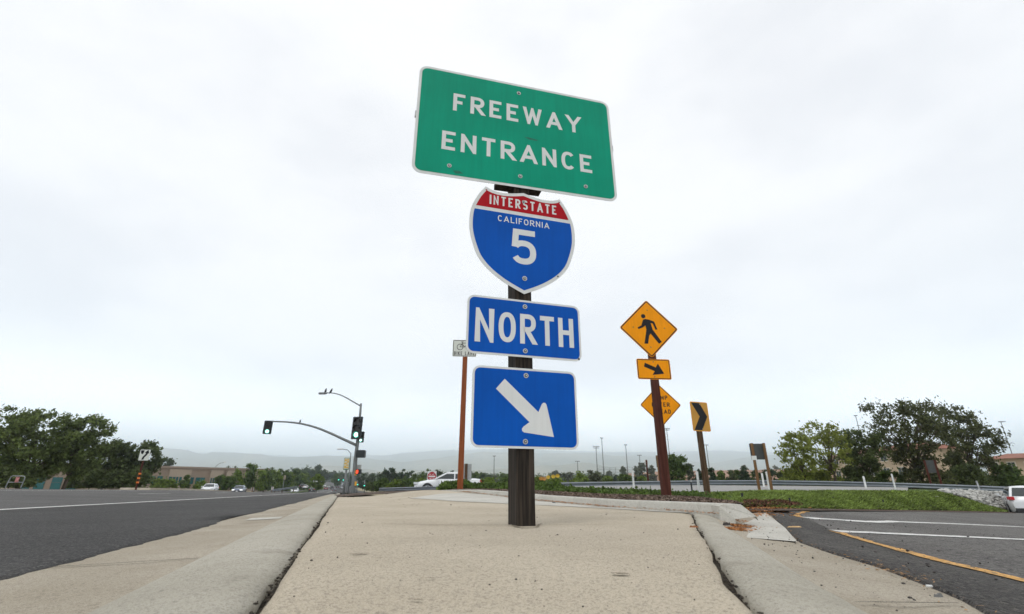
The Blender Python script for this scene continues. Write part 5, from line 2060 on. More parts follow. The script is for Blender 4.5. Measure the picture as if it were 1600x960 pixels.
# big wind swept trees at the far roadside
tree('roadside_tree', 'largest olive green roadside tree at the far edge, above the tube barricade', 30, 765.5, 640, 50, 150, 'round', 'olive', 0.1, 150, 15000, 3.0, 0.05, seed=3, limbs=14, gap=0.35, drift=(0.45, 0, 0.35), tr=0.028)
tree('roadside_tree', 'olive roadside tree leaning over a gap of teal glass, next to the largest one', 100, 765.5, 645, 52, 86, 'round', 'olive', 0.14, 90, 7200, 3.0, 0.10, seed=5, limbs=12, gap=0.3, drift=(0.5, 0, 0.4), tr=0.022)
tree('roadside_tree', 'tall olive roadside tree cut off by the photo edge', -42, 766, 632, 48, 110, 'round', 'olive', 0.1, 90, 6000, 3.0, 0.05, seed=6, limbs=8, drift=(0.45, 0, 0.35))
tree('roadside_tree', 'dark rounded roadside tree between the teal glass and the keep right sign', 160, 766, 689, 62, 78, 'round', 'dark', 0.08, 90, 7500, 2.8, 0.06, seed=8, limbs=10, gap=0.3, drift=(0.4, 0, 0.3))
tree('roadside_tree', 'dark loose roadside tree right behind the keep right sign', 212, 766, 691, 64, 62, 'round', 'dark', 0.1, 70, 5200, 2.8, 0.05, seed=9, limbs=10, gap=0.3, drift=(0.4, 0, 0.3))
tree('roadside_shrub', 'low dark shrub under the largest olive tree', 10, 766, 735, 47, 90, 'bush', 'dark', 0.0, 50, 3000, 2.8, 0.0, 'shrub', seed=10, limbs=0)
tree('roadside_shrub', 'low dark shrub filling under the dark rounded tree', 140, 766, 738, 58, 60, 'bush', 'dark', 0.0, 40, 2600, 2.8, 0.0, 'shrub', seed=12, limbs=0)
tree('roadside_shrub', 'low dark shrub at the foot of the keep right sign', 195, 766.5, 736, 60, 66, 'bush', 'dark', 0.0, 40, 2600, 2.8, 0.0, 'shrub', seed=13, limbs=0)
tree('distant_tree', 'pale domed tree rising behind the office roof corner', 252, 760, 716, 165, 26, 'round', 'far', 0.3, 30, 900, 2.4, seed=14, limbs=4)

# bushes and avenue trees in front of the office
for i, (px, yb, yt, d, w, st, lf, lab) in enumerate((
        (249, 765, 753, 92, 22, 'bush', 'bright', 'small bright bush at the office corner'),
        (265, 765, 754, 92, 18, 'bush', 'bright', 'lowest bright bush below the narrow office windows'),
        (289, 766, 746, 92, 17, 'cone', 'mid', 'small upright tree before the office, between its two window groups'),
        (315, 767, 756, 94, 20, 'bush', 'bright', 'bright bush just behind the white oncoming car'),
        (343, 768, 741, 100, 22, 'cone', 'mid', 'slim young tree above the white oncoming car roof'),
        (358, 768, 748, 98, 26, 'bush', 'mid', 'rounded bush between the two oncoming cars'))):
    tree('office_tree' if st == 'cone' else 'office_bush', lab, px, yb, yt, d, w, st, lf, 0.08 if st == 'cone' else 0.0, 24, 1500, 2.3, 0, 'tree' if st == 'cone' else 'bush', seed=30 + i, limbs=3)
av = [(368, 769, 735, 105, 24), (383, 769, 725.5, 112, 30), (398, 769.5, 727, 120, 34), (413, 770, 732, 128, 30), (425, 770, 736, 140, 28), (437, 770, 735, 150, 28), (449, 770, 736, 165, 24), (459, 770, 736, 185, 24), (469, 769, 739, 205, 22), (478, 768, 743, 230, 18)]
ords = ['first', 'second', 'third', 'fourth', 'fifth', 'sixth', 'seventh', 'eighth', 'ninth', 'last']
for i, (px, yb, yt, d, w) in enumerate(av):
    tree('avenue_tree', f'{ords[i]} green tree of the avenue row, counting from the office towards the far junction', px, yb, yt, d, w, 'tall' if i % 3 else 'cone', 'mid' if i % 2 else 'bright', 0.05, 34, 2000, 2.2, 0.0,
         'tree', 'trees lining the avenue', seed=50 + i, limbs=4)
tree('median_tree', 'round headed green tree alone on the median, nearest of the two', 496, 769.5, 743, 120, 21, 'round', 'bright', 0.17, 40, 2200, 1.8, 0, 'tree', 'median trees', seed=70, limbs=4)
tree('median_tree', 'smaller round median tree farther along the avenue beside the far green lights', 525.5, 761.5, 743, 300, 16, 'round', 'mid', 0.1, 26, 900, 1.8, 0, 'tree', 'median trees', seed=71, limbs=2)

# distant crowns to the north
hz = [(480, 752, 733.5, 330, 30, 'round', 'far'), (497, 750, 731, 340, 26, 'round', 'far'), (462, 752, 735, 330, 24, 'round', 'far'), (522, 750, 738.5, 420, 12, 'round', 'grey'), (536, 752, 741, 420, 14, 'round', 'far'), (512, 752, 740, 400, 14, 'round', 'far'),
      (553, 762, 742, 300, 18, 'round', 'far'), (568, 765, 742, 200, 20, 'round', 'pine'), (579, 765, 741, 190, 16, 'round', 'far'),
      (594, 766, 740, 170, 20, 'round', 'far'), (602, 766, 735, 150, 20, 'tall', 'pine'), (611, 766, 731, 150, 15, 'tall', 'pine'), (621, 766, 733, 150, 17, 'tall', 'pine'), (631, 766, 734, 150, 15, 'tall', 'pine'), (643, 766, 736, 155, 16, 'tall', 'pine'),
      (655, 766, 736, 140, 26, 'round', 'mid'), (672, 764, 731, 150, 14, 'tall', 'mid'), (683, 764, 735, 160, 18, 'round', 'far'), (695, 764, 740, 140, 22, 'round', 'mid'), (705, 764, 737, 180, 12, 'round', 'pine'), (718, 764, 742, 160, 18, 'round', 'mid'),
      (742, 764, 736, 170, 20, 'round', 'mid'), (757, 764, 738, 190, 20, 'round', 'far'), (772, 764, 742, 210, 22, 'round', 'grey'), (788, 764, 740, 190, 22, 'round', 'mid'), (808, 764, 742, 200, 20, 'round', 'mid')]
hl = ['broad dark crown behind the avenue row', 'domed dark crown closing the avenue row', 'hazy crown over the ninth avenue tree', 'faint grey tree above the far junction', 'hazy tree above the green far signal',
      'hazy tree just above the second median tree', 'hazy tree seen beside the traffic mast', 'dark tree behind the red hand signal', 'greyish tree past the red hand signal', 'soft tree where the dark conifers begin',
      'first dark conifer beyond the traffic mast', 'pointed conifer, tallest of the dark group', 'third conifer of the dark group', 'fourth dark conifer, beside the pointed one', 'last conifer of the dark group',
      'bushy green tree next to the DO NOT ENTER sign', 'pointed green tree directly above the DO NOT ENTER disc', 'hazy tree above the white sedan bonnet', 'green tree above the white sedan windscreen', 'small dark tree over the white sedan roof',
      'green tree over the white sedan rear, beside the rust post', 'green tree beyond the grey metal sign back', 'hazy tree midway from the rust post to the timber post', 'pale grey tree under the small twin mast', 'green tree just before the dark timber post', 'green tree hidden behind the dark timber post']
for i, ((px, yb, yt, d, w, st, lf), lab) in enumerate(zip(hz, hl)):
    tree('conifer_tree' if lf == 'pine' else 'distant_tree', lab, px, yb, yt, d, w, st, lf, 0.05, 26, 1100, 2.0, 0, 'tree', 'trees along the northern skyline', seed=100 + i, limbs=2)
# bushes behind the short guardrail
for i, (px, yt, w, d, lf, lab) in enumerate(((583, 757, 24, 95, 'dark', 'low dark bush beside the mast foot'), (600, 750, 26, 85, 'mid', 'rounded bush above the end of the short guardrail'), (620, 752, 28, 80, 'bright', 'lighter bush over the short guardrail'),
                                             (638, 749, 26, 78, 'mid', 'bush over the short guardrail beside the sedan nose'), (656, 750, 24, 74, 'bright', 'bright bush by the sedan headlight'), (700, 752, 40, 90, 'mid', 'bush seen through behind the white sedan'),
                                             (765, 750, 34, 60, 'bright', 'bright bush between the rust post and the timber post'), (790, 748, 30, 62, 'mid', 'green bush touching the dark timber post'))):
    tree('roadside_bush', lab, px, 768, yt, d, w, 'bush', lf, 0.0, 26, 1800, 2.3, 0, 'bush', 'bushes beyond the short guardrail', seed=140 + i, limbs=0)
# middle group beyond the long guardrail
mid = [(842, 760, 746, 70, 30, 'bush', 'bright', 'bright bush with flowers before it, right of the timber post'), (868, 760, 748, 80, 34, 'bush', 'bright', 'bright low bush behind the guardrail end'), (908, 758, 742, 78, 36, 'bush', 'bright', 'brightest rounded bush behind the guardrail'),
       (931, 758, 733, 64, 24, 'round', 'grey', 'sparse pale flowering tree behind the guardrail'), (950, 757, 746, 85, 26, 'bush', 'bright', 'low bright bush under the two tall masts'), (948, 752, 741, 160, 12, 'round', 'pine', 'small dark round tree under the tallest mast'),
       (963, 752, 742, 160, 9, 'round', 'pine', 'tiny dark tree beside the backstop'), (978, 756, 739, 90, 22, 'round', 'mid', 'round green tree below the lone twin mast'), (993, 756, 743, 100, 14, 'round', 'dark', 'dark tree behind the first white marker post'),
       (1004, 756, 745, 90, 18, 'bush', 'bright', 'bright bush near the thin brown post'), (1062, 757, 702, 62, 37, 'tall', 'mid', 'tall rounded green tree between the oxblood post and the chevron post'), (1081, 757, 717, 70, 16, 'tall', 'grey', 'slim grey green tree beside the tall rounded one'),
       (1096, 757, 733, 70, 14, 'cone', 'pine', 'dark young pine behind the white marker and chevron post'), (1116, 757, 731, 72, 16, 'cone', 'pine', 'dark young pine just past the chevron post'), (1131, 757, 733, 74, 14, 'tall', 'bright', 'light green young tree before the red bank'),
       (1146, 757, 734, 74, 15, 'tall', 'dark', 'dark young tree before the red bank'), (1157, 757, 733, 76, 12, 'tall', 'mid', 'slim light tree next to the broadest dark pine'), (1167, 757, 726, 70, 18, 'cone', 'pine', 'broadest dark pine, left of the two tan posts'),
       (1186, 757, 733, 72, 18, 'tall', 'dark', 'dark tree behind the two tan posts'), (1209, 757, 731, 72, 22, 'round', 'pine', 'rounded dark pine beyond the two tan posts'), (1228, 757, 734, 76, 22, 'round', 'dark', 'dark bushy tree where the pale leafy trees begin'),
       (870, 752, 736, 260, 12, 'round', 'grey', 'hazy tree above the bright low bush'), (892, 752, 737, 260, 10, 'tall', 'grey', 'hazy slim tree under the short bar mast'), (880, 752, 740, 260, 12, 'round', 'far', 'hazy small tree under the pale hills'), (908, 750, 738, 250, 9, 'tall', 'grey', 'hazy slim tree above the brightest bush'),
       (953, 750, 735, 280, 9, 'round', 'grey', 'hazy round tree beside the tallest mast'), (976, 748, 730, 270, 11, 'tall', 'grey', 'hazy tree over the backstop'), (998, 750, 727, 240, 9, 'tall', 'grey', 'hazy slender tree beside the small pale mast'), (1006, 752, 720, 220, 14, 'tall', 'grey', 'thin hazy eucalyptus behind the thin brown post'),
       (1021, 752, 727, 220, 14, 'tall', 'grey', 'hazy eucalyptus in front of the oxblood post'), (1166, 740, 726, 340, 9, 'round', 'grey', 'hazy tree on top of the red bank'), (1215, 740, 727, 340, 11, 'round', 'grey', 'hazy tree topping the red bank near the pale leafy trees')]
for i, (px, yb, yt, d, w, st, lf, lab) in enumerate(mid):
    tree({'bush': 'roadside_bush', 'cone': 'pine_tree'}.get(st, 'roadside_tree'), lab, px, yb + 3, yt, d, w, st, lf, 0.04 if st != 'bush' else 0, 40 if yt < 725 else 24, 5200 if yt < 710 else 1500, 2.4, 0,
         'bush' if st == 'bush' else 'tree', 'trees and bushes beyond the guardrail', seed=170 + i, limbs=3 if st != 'bush' else 0)
# trees to the east
tree('leafy_tree', 'thin yellow green tree, first of the pale leafy pair', 1262, 757, 672, 46, 62, 'round', 'lime', 0.12, 60, 2200, 2.9, -0.08, seed=220, limbs=14, gap=0.2, drift=(-0.35, 0, 0.4))
tree('leafy_tree', 'yellow green tree with sparse top, touching the dark ones', 1310, 757, 645, 48, 78, 'round', 'lime', 0.2, 60, 2100, 2.8, -0.10, seed=221, limbs=16, gap=0.2, drift=(-0.35, 0, 0.4))
tree('dark_tree', 'dark round tree standing before the beige apartment block', 1362, 757, 666, 50, 80, 'umbrella', 'dark', 0.22, 70, 4800, 2.8, -0.10, seed=222, limbs=14, gap=0.3, drift=(-0.35, 0, 0.3), tr=0.028)
tree('dark_tree', 'great dark spreading tree with bare slanting limbs, before the beige apartment block', 1446, 757, 618, 50, 128, 'umbrella', 'darker', 0.24, 95, 6800, 2.8, -0.07, seed=223, limbs=24, gap=0.3, drift=(-0.3, 0, 0.35), tr=0.026)
tree('dark_tree', 'dark tree with ragged crown beside the hooded lamp mast', 1532, 758, 623, 53, 104, 'round', 'darker', 0.18, 80, 6400, 2.8, -0.05, seed=224, limbs=16, gap=0.25, drift=(-0.3, 0, 0.35), tr=0.026)
for i, (px, yt, w, d, lf, lab) in enumerate(((1248, 731, 46, 54, 'lime', 'yellow green undergrowth below the first pale leafy tree'), (1292, 734, 50, 50, 'lime', 'mixed undergrowth below the sparse topped tree'), (1340, 730, 56, 50, 'dark', 'dark undergrowth below the round dark tree'),
                                             (1395, 735, 44, 52, 'mid', 'green bush before the beige apartment windows'), (1452, 728, 70, 50, 'darker', 'dark undergrowth below the great spreading tree'), (1520, 725, 70, 50, 'dark', 'dark bush below the ragged crown'),
                                             (1578, 726, 56, 52, 'mid', 'green bush behind the white hatchback'))):
    tree('undergrowth_bush', lab, px, 762, yt, d, w, 'bush', lf, 0.0, 50, 3600, 2.7, 0, 'bush', 'undergrowth below the eastern trees', seed=240 + i, limbs=0, elong=2.2)


# palms above the avenue row
def palm(label, px, yb, yt, d, seed):
    rng = np.random.default_rng(seed)
    b, t_ = atd(px, yb, d), atd(px, yt, d)
    e = empty('palm_tree', b, 0.0, label, 'palm tree', 'palms above the avenue row')
    h = t_.z - b.z
    mb_ = MB()
    mb_.tube([(0, 0, -1), (0, 0, h * 0.9)], [0.3, 0.2], 6)
    mb_.build('trunk', M_TRUNK, e, True)
    mb_ = MB()
    for k in range(22):
        a, el = rng.uniform(0, 6.28), rng.uniform(-0.5, 1.2)
        L_ = 5.2 * d / FPX
        prev, w = Vector((0, 0, h * 0.9)), 0.55 * d / FPX
        for j in range(4):
            el2 = el - 0.5 * j
            nx = prev + Vector((math.cos(a) * math.cos(el2), math.sin(a) * math.cos(el2), math.sin(el2))) * L_ / 4
            sd_ = Vector((-math.sin(a), math.cos(a), 0)) * w
            mb_.add([prev - sd_, prev + sd_, nx + sd_ * 0.8, nx - sd_ * 0.8], [(0, 1, 2, 3)])
            prev = nx
    mb_.build('crown', LF['far'], e)


for i, (px, yt, lab) in enumerate(((353, 729, 'palm peering over the office roof beside the arching lamp'), (363, 729, 'second palm over the office roof, nearer the avenue row'), (422, 731, 'palm above the fourth avenue tree'), (436, 732.5, 'palm above the sixth avenue tree'), (447, 734, 'palm closest to the domed dark crown'))):
    palm(lab, px, 760, yt, 260, 300 + i)

# the far wooded valley, one mass
rng = np.random.default_rng(5)
C = []
for k in range(1500):
    px = rng.uniform(-700, 2300)
    Y = rng.uniform(520, 1400)
    top = 743 - 5 * fbm(px * 0.012, 4.0) - 3.0 * rng.uniform() + (1400 - Y) * 0.004
    q = at(px, top, Y)
    q2 = at(px, 765, Y)
    n_ = 40
    h = max(3.0, q.z - q2.z)
    zz = q2.z + h * rng.uniform(0, 1, n_) ** 0.7
    rr = 7.0 * np.sqrt(np.clip(1 - ((zz - q2.z) / h) ** 2, 0.05, 1))
    a = rng.uniform(0, 6.28, n_)
    C.append(np.stack([q.x + rr * np.cos(a), Y + rr * np.sin(a), zz], 1))
C = np.concatenate(C)
o = quads_obj('distant_woods', leaf_quads(C, 3.6, rng, 1.3), LF['far'])
tag(o, 'hazy band of far woods along the foot of the mountains', 'woods', kind='stuff')

# ground cover: ivy leaves, turf blades, bark chips
rng = np.random.default_rng(21)


def scatter_on(rows_, n, rng, jit=0.0):
    A = np.array([[tuple(q) for q in r_] for r_ in rows_])
    J, I = A.shape[0] - 1, A.shape[1] - 1
    # area weights
    d1 = A[1:, :-1] - A[:-1, :-1]
    d2 = A[:-1, 1:] - A[:-1, :-1]
    ar = np.linalg.norm(np.cross(d1, d2), axis=2).reshape(-1)
    # favour what lies near
    dist = np.linalg.norm(A[:-1, :-1], axis=2).reshape(-1)
    wgt = ar / np.maximum(2.0, dist) ** 1.1
    idx = rng.choice(J * I, size=n, p=wgt / wgt.sum())
    j, i = idx // I, idx % I
    u, v = rng.uniform(size=(n, 1)), rng.uniform(size=(n, 1))
    return A[j, i] * (1 - u) * (1 - v) + A[j + 1, i] * u * (1 - v) + A[j, i + 1] * (1 - u) * v + A[j + 1, i + 1] * u * v


P_ = scatter_on(rows_i[:12], 26000, rng)
px_n = np.array([fbm(x * 1.3, y * 1.3) for x, y in P_[:, :2]])
P_[:, 2] += np.abs(rng.normal(size=len(P_))) * 0.035 + (px_n - 0.42) * 0.14
o = quads_obj('ivy_ground_cover', leaf_quads(P_, 0.055, rng, 1.3), LF['mid'])
tag(o, 'low ivy ground cover spreading behind the bark bed', 'ground cover', kind='stuff')
for lab, c0, n_, hh in (('taller leafy shrub clump at the foot of the rust post', [(690, 764), (745, 764), 13.6], 3200, 15), ('leafy shrub clump before the guardrail end', [(800, 764), (885, 764), 13.2], 3000, 12)):
    a, b = at(*c0[0], c0[2]), at(*c0[1], c0[2])
    t = rng.uniform(size=n_)
    C = np.array(a)[None] * (1 - t[:, None]) + np.array(b)[None] * t[:, None]
    C[:, 1] += rng.normal(size=n_) * 0.35
    hgt = np.array([0.6 + 0.6 * fbm(x * 4, 2.2) for x in C[:, 0]]) * hh * c0[2] / FPX * np.sqrt(np.sin(np.pi * np.clip(t, 0.02, 0.98)))
    C[:, 2] += hgt * rng.uniform(0, 1, n_) ** 0.8 - 0.03
    root = empty('ground_shrub', (a + b) / 2, 0.0, lab, 'shrub')
    C -= np.array((a + b) / 2)
    quads_obj('foliage', leaf_quads(C, 0.06, rng, 1.6), LF['mid'], root)

# flowers over the ivy
for i, (px, py, colr, cn_) in enumerate(((852, 748, 'orange', 'dry orange'), (858, 745.5, 'yellow', 'yellow'), (866, 744.5, 'yellow', 'bright yellow'), (873, 743.5, 'yellow', 'tall yellow'), (847, 747.5, 'orange', 'dull orange'))):
    q = at(px, py, 12.8)
    g = at(px, 760, 12.8)
    e = empty('flowering_plant', g, 0.0, f'{cn_} daisy on a stalk above the ivy, {ords[i]} of the five flowers', 'flower', 'flowers above the ivy')
    mb = MB()
    mb.tube([(0, 0, -0.05), (0.01, 0, (q.z - g.z) * 0.6), (0, 0, q.z - g.z)], 0.004, 5)
    mb.build('stem', LF['mid'], e)
    mb = MB()
    for k in range(9):
        a = 2 * math.pi * k / 9
        z0 = q.z - g.z
        mb.add([(0, -0.01, z0), (0.05 * math.cos(a - 0.25), -0.02, z0 + 0.04 * math.sin(a - 0.25)), (0.06 * math.cos(a), -0.02, z0 + 0.05 * math.sin(a)), (0.05 * math.cos(a + 0.25), -0.02, z0 + 0.04 * math.sin(a + 0.25))], [(0, 1, 2, 3)])
    mb.build('petals', pmat('petal_' + colr, (0.8, 0.5, 0.03) if colr == 'yellow' else (0.62, 0.25, 0.05), 0.6), e)

# turf blades
P_ = scatter_on(rows_t[:11], 52000, rng)
n_ = len(P_)
a = rng.uniform(0, 2 * np.pi, n_)
dist = np.linalg.norm(P_, axis=1)
hb = rng.uniform(0.02, 0.075, n_) * (0.7 + 0.6 * np.array([fbm(x * 0.9, y * 0.9) for x, y in P_[:, :2]]))
wb = 0.016 * np.maximum(1, dist / 9)
dx = np.stack([np.cos(a) * wb, np.sin(a) * wb, np.zeros(n_)], 1)
ln = np.stack([rng.normal(size=n_) * 0.06, rng.normal(size=n_) * 0.06, hb], 1)
V = np.stack([P_ - dx, P_ + dx, P_ + ln], 1)
o = quads_obj('grass', V, leaf_mat('turf_blades', (0.15, 0.20, 0.045), island=0.6, trans=0.3, vs_=1.1, var=0.5), k=3)
tag(o, 'thick green turf sloping up from the ramp', 'grass', kind='stuff')

# bark chips on the planting bed
P_ = scatter_on(rows_b, 15000, rng)
P_[:, 2] += rng.uniform(0.0, 0.014, len(P_))
V = leaf_quads(P_, 0.016, rng, 2.2)
V[:, :, 2] = P_[:, None, 2] + (V[:, :, 2] - P_[:, None, 2]) * 0.6
o = quads_obj('bark_mulch', V, M_CHIP)
tag(o, 'shredded brown bark mulch behind the low kerb', 'mulch', kind='stuff')
P_ = scatter_on([[at(1165, 790, 6.9), at(1190, 791, 7.4), at(1215, 790, 8.0), at(1255, 791, 9.2)], [at(1165, 785, 7.5), at(1190, 785, 8.0), at(1215, 783, 8.9), at(1255, 788, 9.7)]], 3500, rng)
P_[:, 2] += rng.uniform(0.0, 0.05, len(P_))
o = quads_obj('bark_mulch', leaf_quads(P_, 0.028, rng, 2.0), pmat('red_bark_chips', (0.11, 0.045, 0.026), 0.9, island=0.6))
tag(o, 'reddish bark patch where the turf meets the ramp', 'mulch', kind='stuff')

# dry pine needles swept into the gutter
def needles(lab, patches, n, L_, rng, mat=M_NEEDLE, flat=0.25):
    Cs = []
    for (c, sx_, sy_, rot), m in patches:
        q = rng.normal(size=(m, 2)) * np.array([sx_, sy_]) * 0.5
        cs, sn = math.cos(rot), math.sin(rot)
        Cs.append(np.stack([c[0] + q[:, 0] * cs - q[:, 1] * sn, c[1] + q[:, 0] * sn + q[:, 1] * cs, np.full(m, c[2]) + rng.uniform(0.001, 0.012, m)], 1))
    C = np.concatenate(Cs)
    V = leaf_quads(C, 1.0, rng, 1.0)
    u = rand_dirs(len(C), rng)
    u[:, 2] *= flat
    v = np.cross(u, np.array([0, 0, 1.0])[None] + 0.4 * rng.normal(size=(len(C), 3)))
    v /= np.maximum(1e-6, np.linalg.norm(v, axis=1, keepdims=True))
    s = rng.uniform(0.4, 1.2, (len(C), 1)) * L_
    u, v = u * s * 0.5, v * s * 0.09
    V = np.stack([C - u, C - v, C + u, C + v], 1)
    o_ = quads_obj('needle_litter', V, mat)
    return tag(o_, lab, 'litter', kind='stuff')


g = lambda px, py, z: tuple(onz(px, py, z))
needles('orange drift of pine needles on the pale gutter pan', [((g(1134, 820, -0.052), 0.06, 0.17, 0.5), 1500), ((g(1146, 827, -0.054), 0.07, 0.08, 0.0), 900), ((g(1129, 812, -0.05), 0.05, 0.16, 0.4), 600)], 0, 0.035, rng)
pt = []
for i in range(0, 40):
    q = kb[i] + Vector((-0.02, -0.035, 0.002))
    z = walk_z(q.x, q.y) + 0.008
    m = int(10 + 60 * max(0, fbm(i * 0.35, 3.0) - 0.35))
    pt.append((((q.x, q.y, z), 0.10, 0.04, -1.0), m * 3))
needles('thin line of needles along the bed kerb', pt, 0, 0.03, rng)
pt = []
for i in range(18, 86):
    q = eA[i]
    m = int(3 + 130 * max(0, fbm(i * 0.22, 8.0) - 0.47) * (1.3 if i < 45 else 0.6))
    pt.append((((q.x - 0.012, q.y, -0.072), 0.028, 0.06, 0.9), m))
needles('straw coloured needles along the ramp asphalt edge', pt, 0, 0.017, rng, pmat('pale_needles', (0.34, 0.20, 0.09), 0.85, island=0.55))
needles('scattered needles and chips at the tip of the ramp asphalt', [((tuple(at(1185, 792.5, 6.9)), 0.5, 0.35, 0.3), 700), ((tuple(at(1150, 797, 5.7)), 0.35, 0.4, 0.3), 600), ((tuple(at(1165, 803, 4.6)), 0.4, 0.3, 0.3), 250)], 0, 0.05, rng, flat=0.3)


# grit: small dark stones, each a lump
def grit(name, lab, pts, sizes, mat, rng):
    V, F = [], []
    ico = [(0, 0, 1), (.894, 0, .447), (.276, .851, .447), (-.724, .526, .447), (-.724, -.526, .447), (.276, -.851, .447), (.724, .526, -.447), (-.276, .851, -.447), (-.894, 0, -.447), (-.276, -.851, -.447), (.724, -.526, -.447), (0, 0, -1)]
    icf = [(0, 1, 2), (0, 2, 3), (0, 3, 4), (0, 4, 5), (0, 5, 1), (1, 6, 2), (2, 7, 3), (3, 8, 4), (4, 9, 5), (5, 10, 1), (6, 7, 2), (7, 8, 3), (8, 9, 4), (9, 10, 5), (10, 6, 1), (6, 11, 7), (7, 11, 8), (8, 11, 9), (9, 11, 10), (10, 11, 6)]
    for q, s in zip(pts, sizes):
        b = len(V)
        sc = rng.uniform(0.6, 1.4, 3) * s
        sc[2] *= 0.6
        for p in ico:
            k = rng.uniform(0.75, 1.15)
            V.append((q[0] + p[0] * sc[0] * k, q[1] + p[1] * sc[1] * k, q[2] + (p[2] * 0.9 + 0.35) * sc[2]))
        F += [tuple(i + b for i in f) for f in icf]
    o_ = mesh_obj(name, V, F, mat, None)
    return tag(o_, lab, 'grit', kind='stuff')


M_GRIT = pmat('dark_grit', (0.045, 0.038, 0.034), 0.8, island=0.6)
pts, szs = [], []
for k in range(460):
    y = 0.75 * math.exp(rng.uniform(0, 2.5))
    xl = (-0.083 - 0.314 * y) / 0.949 + 0.02
    xr = float(np.interp(y, ry, rx)) - 0.02
    x = rng.uniform(xl, xr)
    pts.append((x, y, walk_z(x, y) + 0.001))
    szs.append(float(rng.choice([0.0012, 0.0018, 0.003, 0.005], p=[0.5, 0.3, 0.15, 0.05])) * min(1.6, 0.42 + y * 0.16))
grit('pavement_grit', 'dark specks of grit scattered over the pavement', pts, szs, M_GRIT, rng)
pts, szs = [], []
for k in range(330):
    i = int(rng.uniform(16, 88))
    t = rng.uniform(0.05, 1.0)
    q = eE[i].lerp(eA[i], t)
    pts.append((q.x + rng.normal() * 0.02, q.y, q.z + 0.002))
    szs.append(float(rng.choice([0.0010, 0.0016, 0.0028, 0.0045], p=[0.5, 0.3, 0.15, 0.05])))
for k in range(300):
    i = int(rng.uniform(10, 60))
    j = rng.integers(2, 7)
    q = Vector(rows_r[i][j])
    pts.append((q.x + rng.normal() * 0.15, q.y + rng.normal() * 0.15, (drop(q.x, q.y, RAMP, q.z)) + 0.004))
    szs.append(float(rng.choice([0.003, 0.005, 0.008], p=[0.5, 0.35, 0.15])))
grit('gutter_grit', 'dark grit along the gutter of the ramp', pts, szs, M_GRIT, rng)
# soil clods in the joints
pts, szs = [], []
for k in range(900):
    if k % 2:
        i = int(rng.uniform(14, NP - 3))
        c = eC[i]
        pts.append((c.x - 0.006 + rng.normal() * 0.006, c.y + rng.normal() * 0.02, -0.017 + rng.uniform(-0.012, 0.010)))
    else:
        s = 0.6 * math.exp(rng.uniform(0, 2.3))
        x, y = SW(s, 0.093 + rng.normal() * 0.006)
        pts.append((x, y, p_of(s) - 0.014 + rng.uniform(-0.012, 0.009)))
    szs.append(rng.uniform(0.0012, 0.0048))
grit('joint_clods', 'dark crumbs of soil packed into the pavement joints', pts, szs, pmat('soil_crumb', (0.045, 0.037, 0.028), 0.95, island=0.5), rng)
# riprap
pts, szs = [], []
A = np.array([[tuple(q) for q in r_] for r_ in rows_s])
P_ = scatter_on(rows_s, 1900, rng)
grit('riprap', 'pale grey rubble stones covering the slope behind the white hatchback', P_, rng.uniform(0.05, 0.15, len(P_)), pmat('pale_rubble', (0.36, 0.35, 0.325), 0.9, island=0.35, bump=0.4, bscale=8), rng)

# single bits lying about
for lab, px, py, z, L_, mat, rz in (('white cigarette stub on the straw litter by the ramp asphalt', 1455, 916, -0.066, 0.009, M_WPOST, 0.4),):
    q = onz(px, py, z)
    mb = MB()
    mb.tube([(-L_, 0, 0.005), (L_, 0, 0.003)], 0.003, 8)
    o = mb.build('cigarette_stub', mat, None, True)
    o.location = q
    o.rotation_euler = (0, 0, rz)
    tag(o, lab, 'litter')
for lab, px, py, z, s, mat in (('flat wood splinter lying on the ramp asphalt', 1243, 822, -0.075, 0.05, pmat('pale_splinter', (0.55, 0.36, 0.17), 0.8, var=0.3, vscale=60)),
                               ('black rubber scrap on the pale gutter pan', 1137, 819.5, -0.04, 0.025, M_GRIT),
                               ('grey stone at the gutter edge near the cigarette stub', 1469, 930, -0.06, 0.011, pmat('grey_stone', (0.16, 0.16, 0.155), 0.8, var=0.2, vscale=60)),
                               ('brown dead leaf on the edge of the pavement joint', 1086, 823, 0.006, 0.02, pmat('dead_leaf', (0.30, 0.12, 0.05), 0.8, var=0.3, vscale=50)),
                               ('grey stone on the pale pavement strip by the bed kerb', 867, 786, 0.012, 0.02, pmat('grey_stone', (0.16, 0.16, 0.155), 0.8))):
    q = onz(px, py, z)
    pr_ = catmull([(-s, 0), (-s * 0.5, s * 0.22), (s * 0.3, s * 0.26), (s, s * 0.05), (s * 0.4, -s * 0.2), (-s * 0.5, -s * 0.25)], 3, True)
    hgt = 0.006 if 'splinter' in lab or 'leaf' in lab else s * 0.55
    vv = [(x, y, 0.0) for x, y in pr_] + [(x * 0.75, y * 0.75, hgt * (1 + 0.3 * math.sin(x * 300))) for x, y in pr_]
    n_ = len(pr_)
    o = mesh_obj('splinter' if 'splinter' in lab else ('dead_leaf' if 'leaf' in lab else ('rubber_scrap' if 'rubber' in lab else 'stone')), vv,
                 [(i, (i + 1) % n_, n_ + (i + 1) % n_, n_ + i) for i in range(n_)] + [tuple(range(n_, 2 * n_))], mat)
    o.location = q
    tag(o, lab, 'stone' if 'stone' in lab else 'litter')

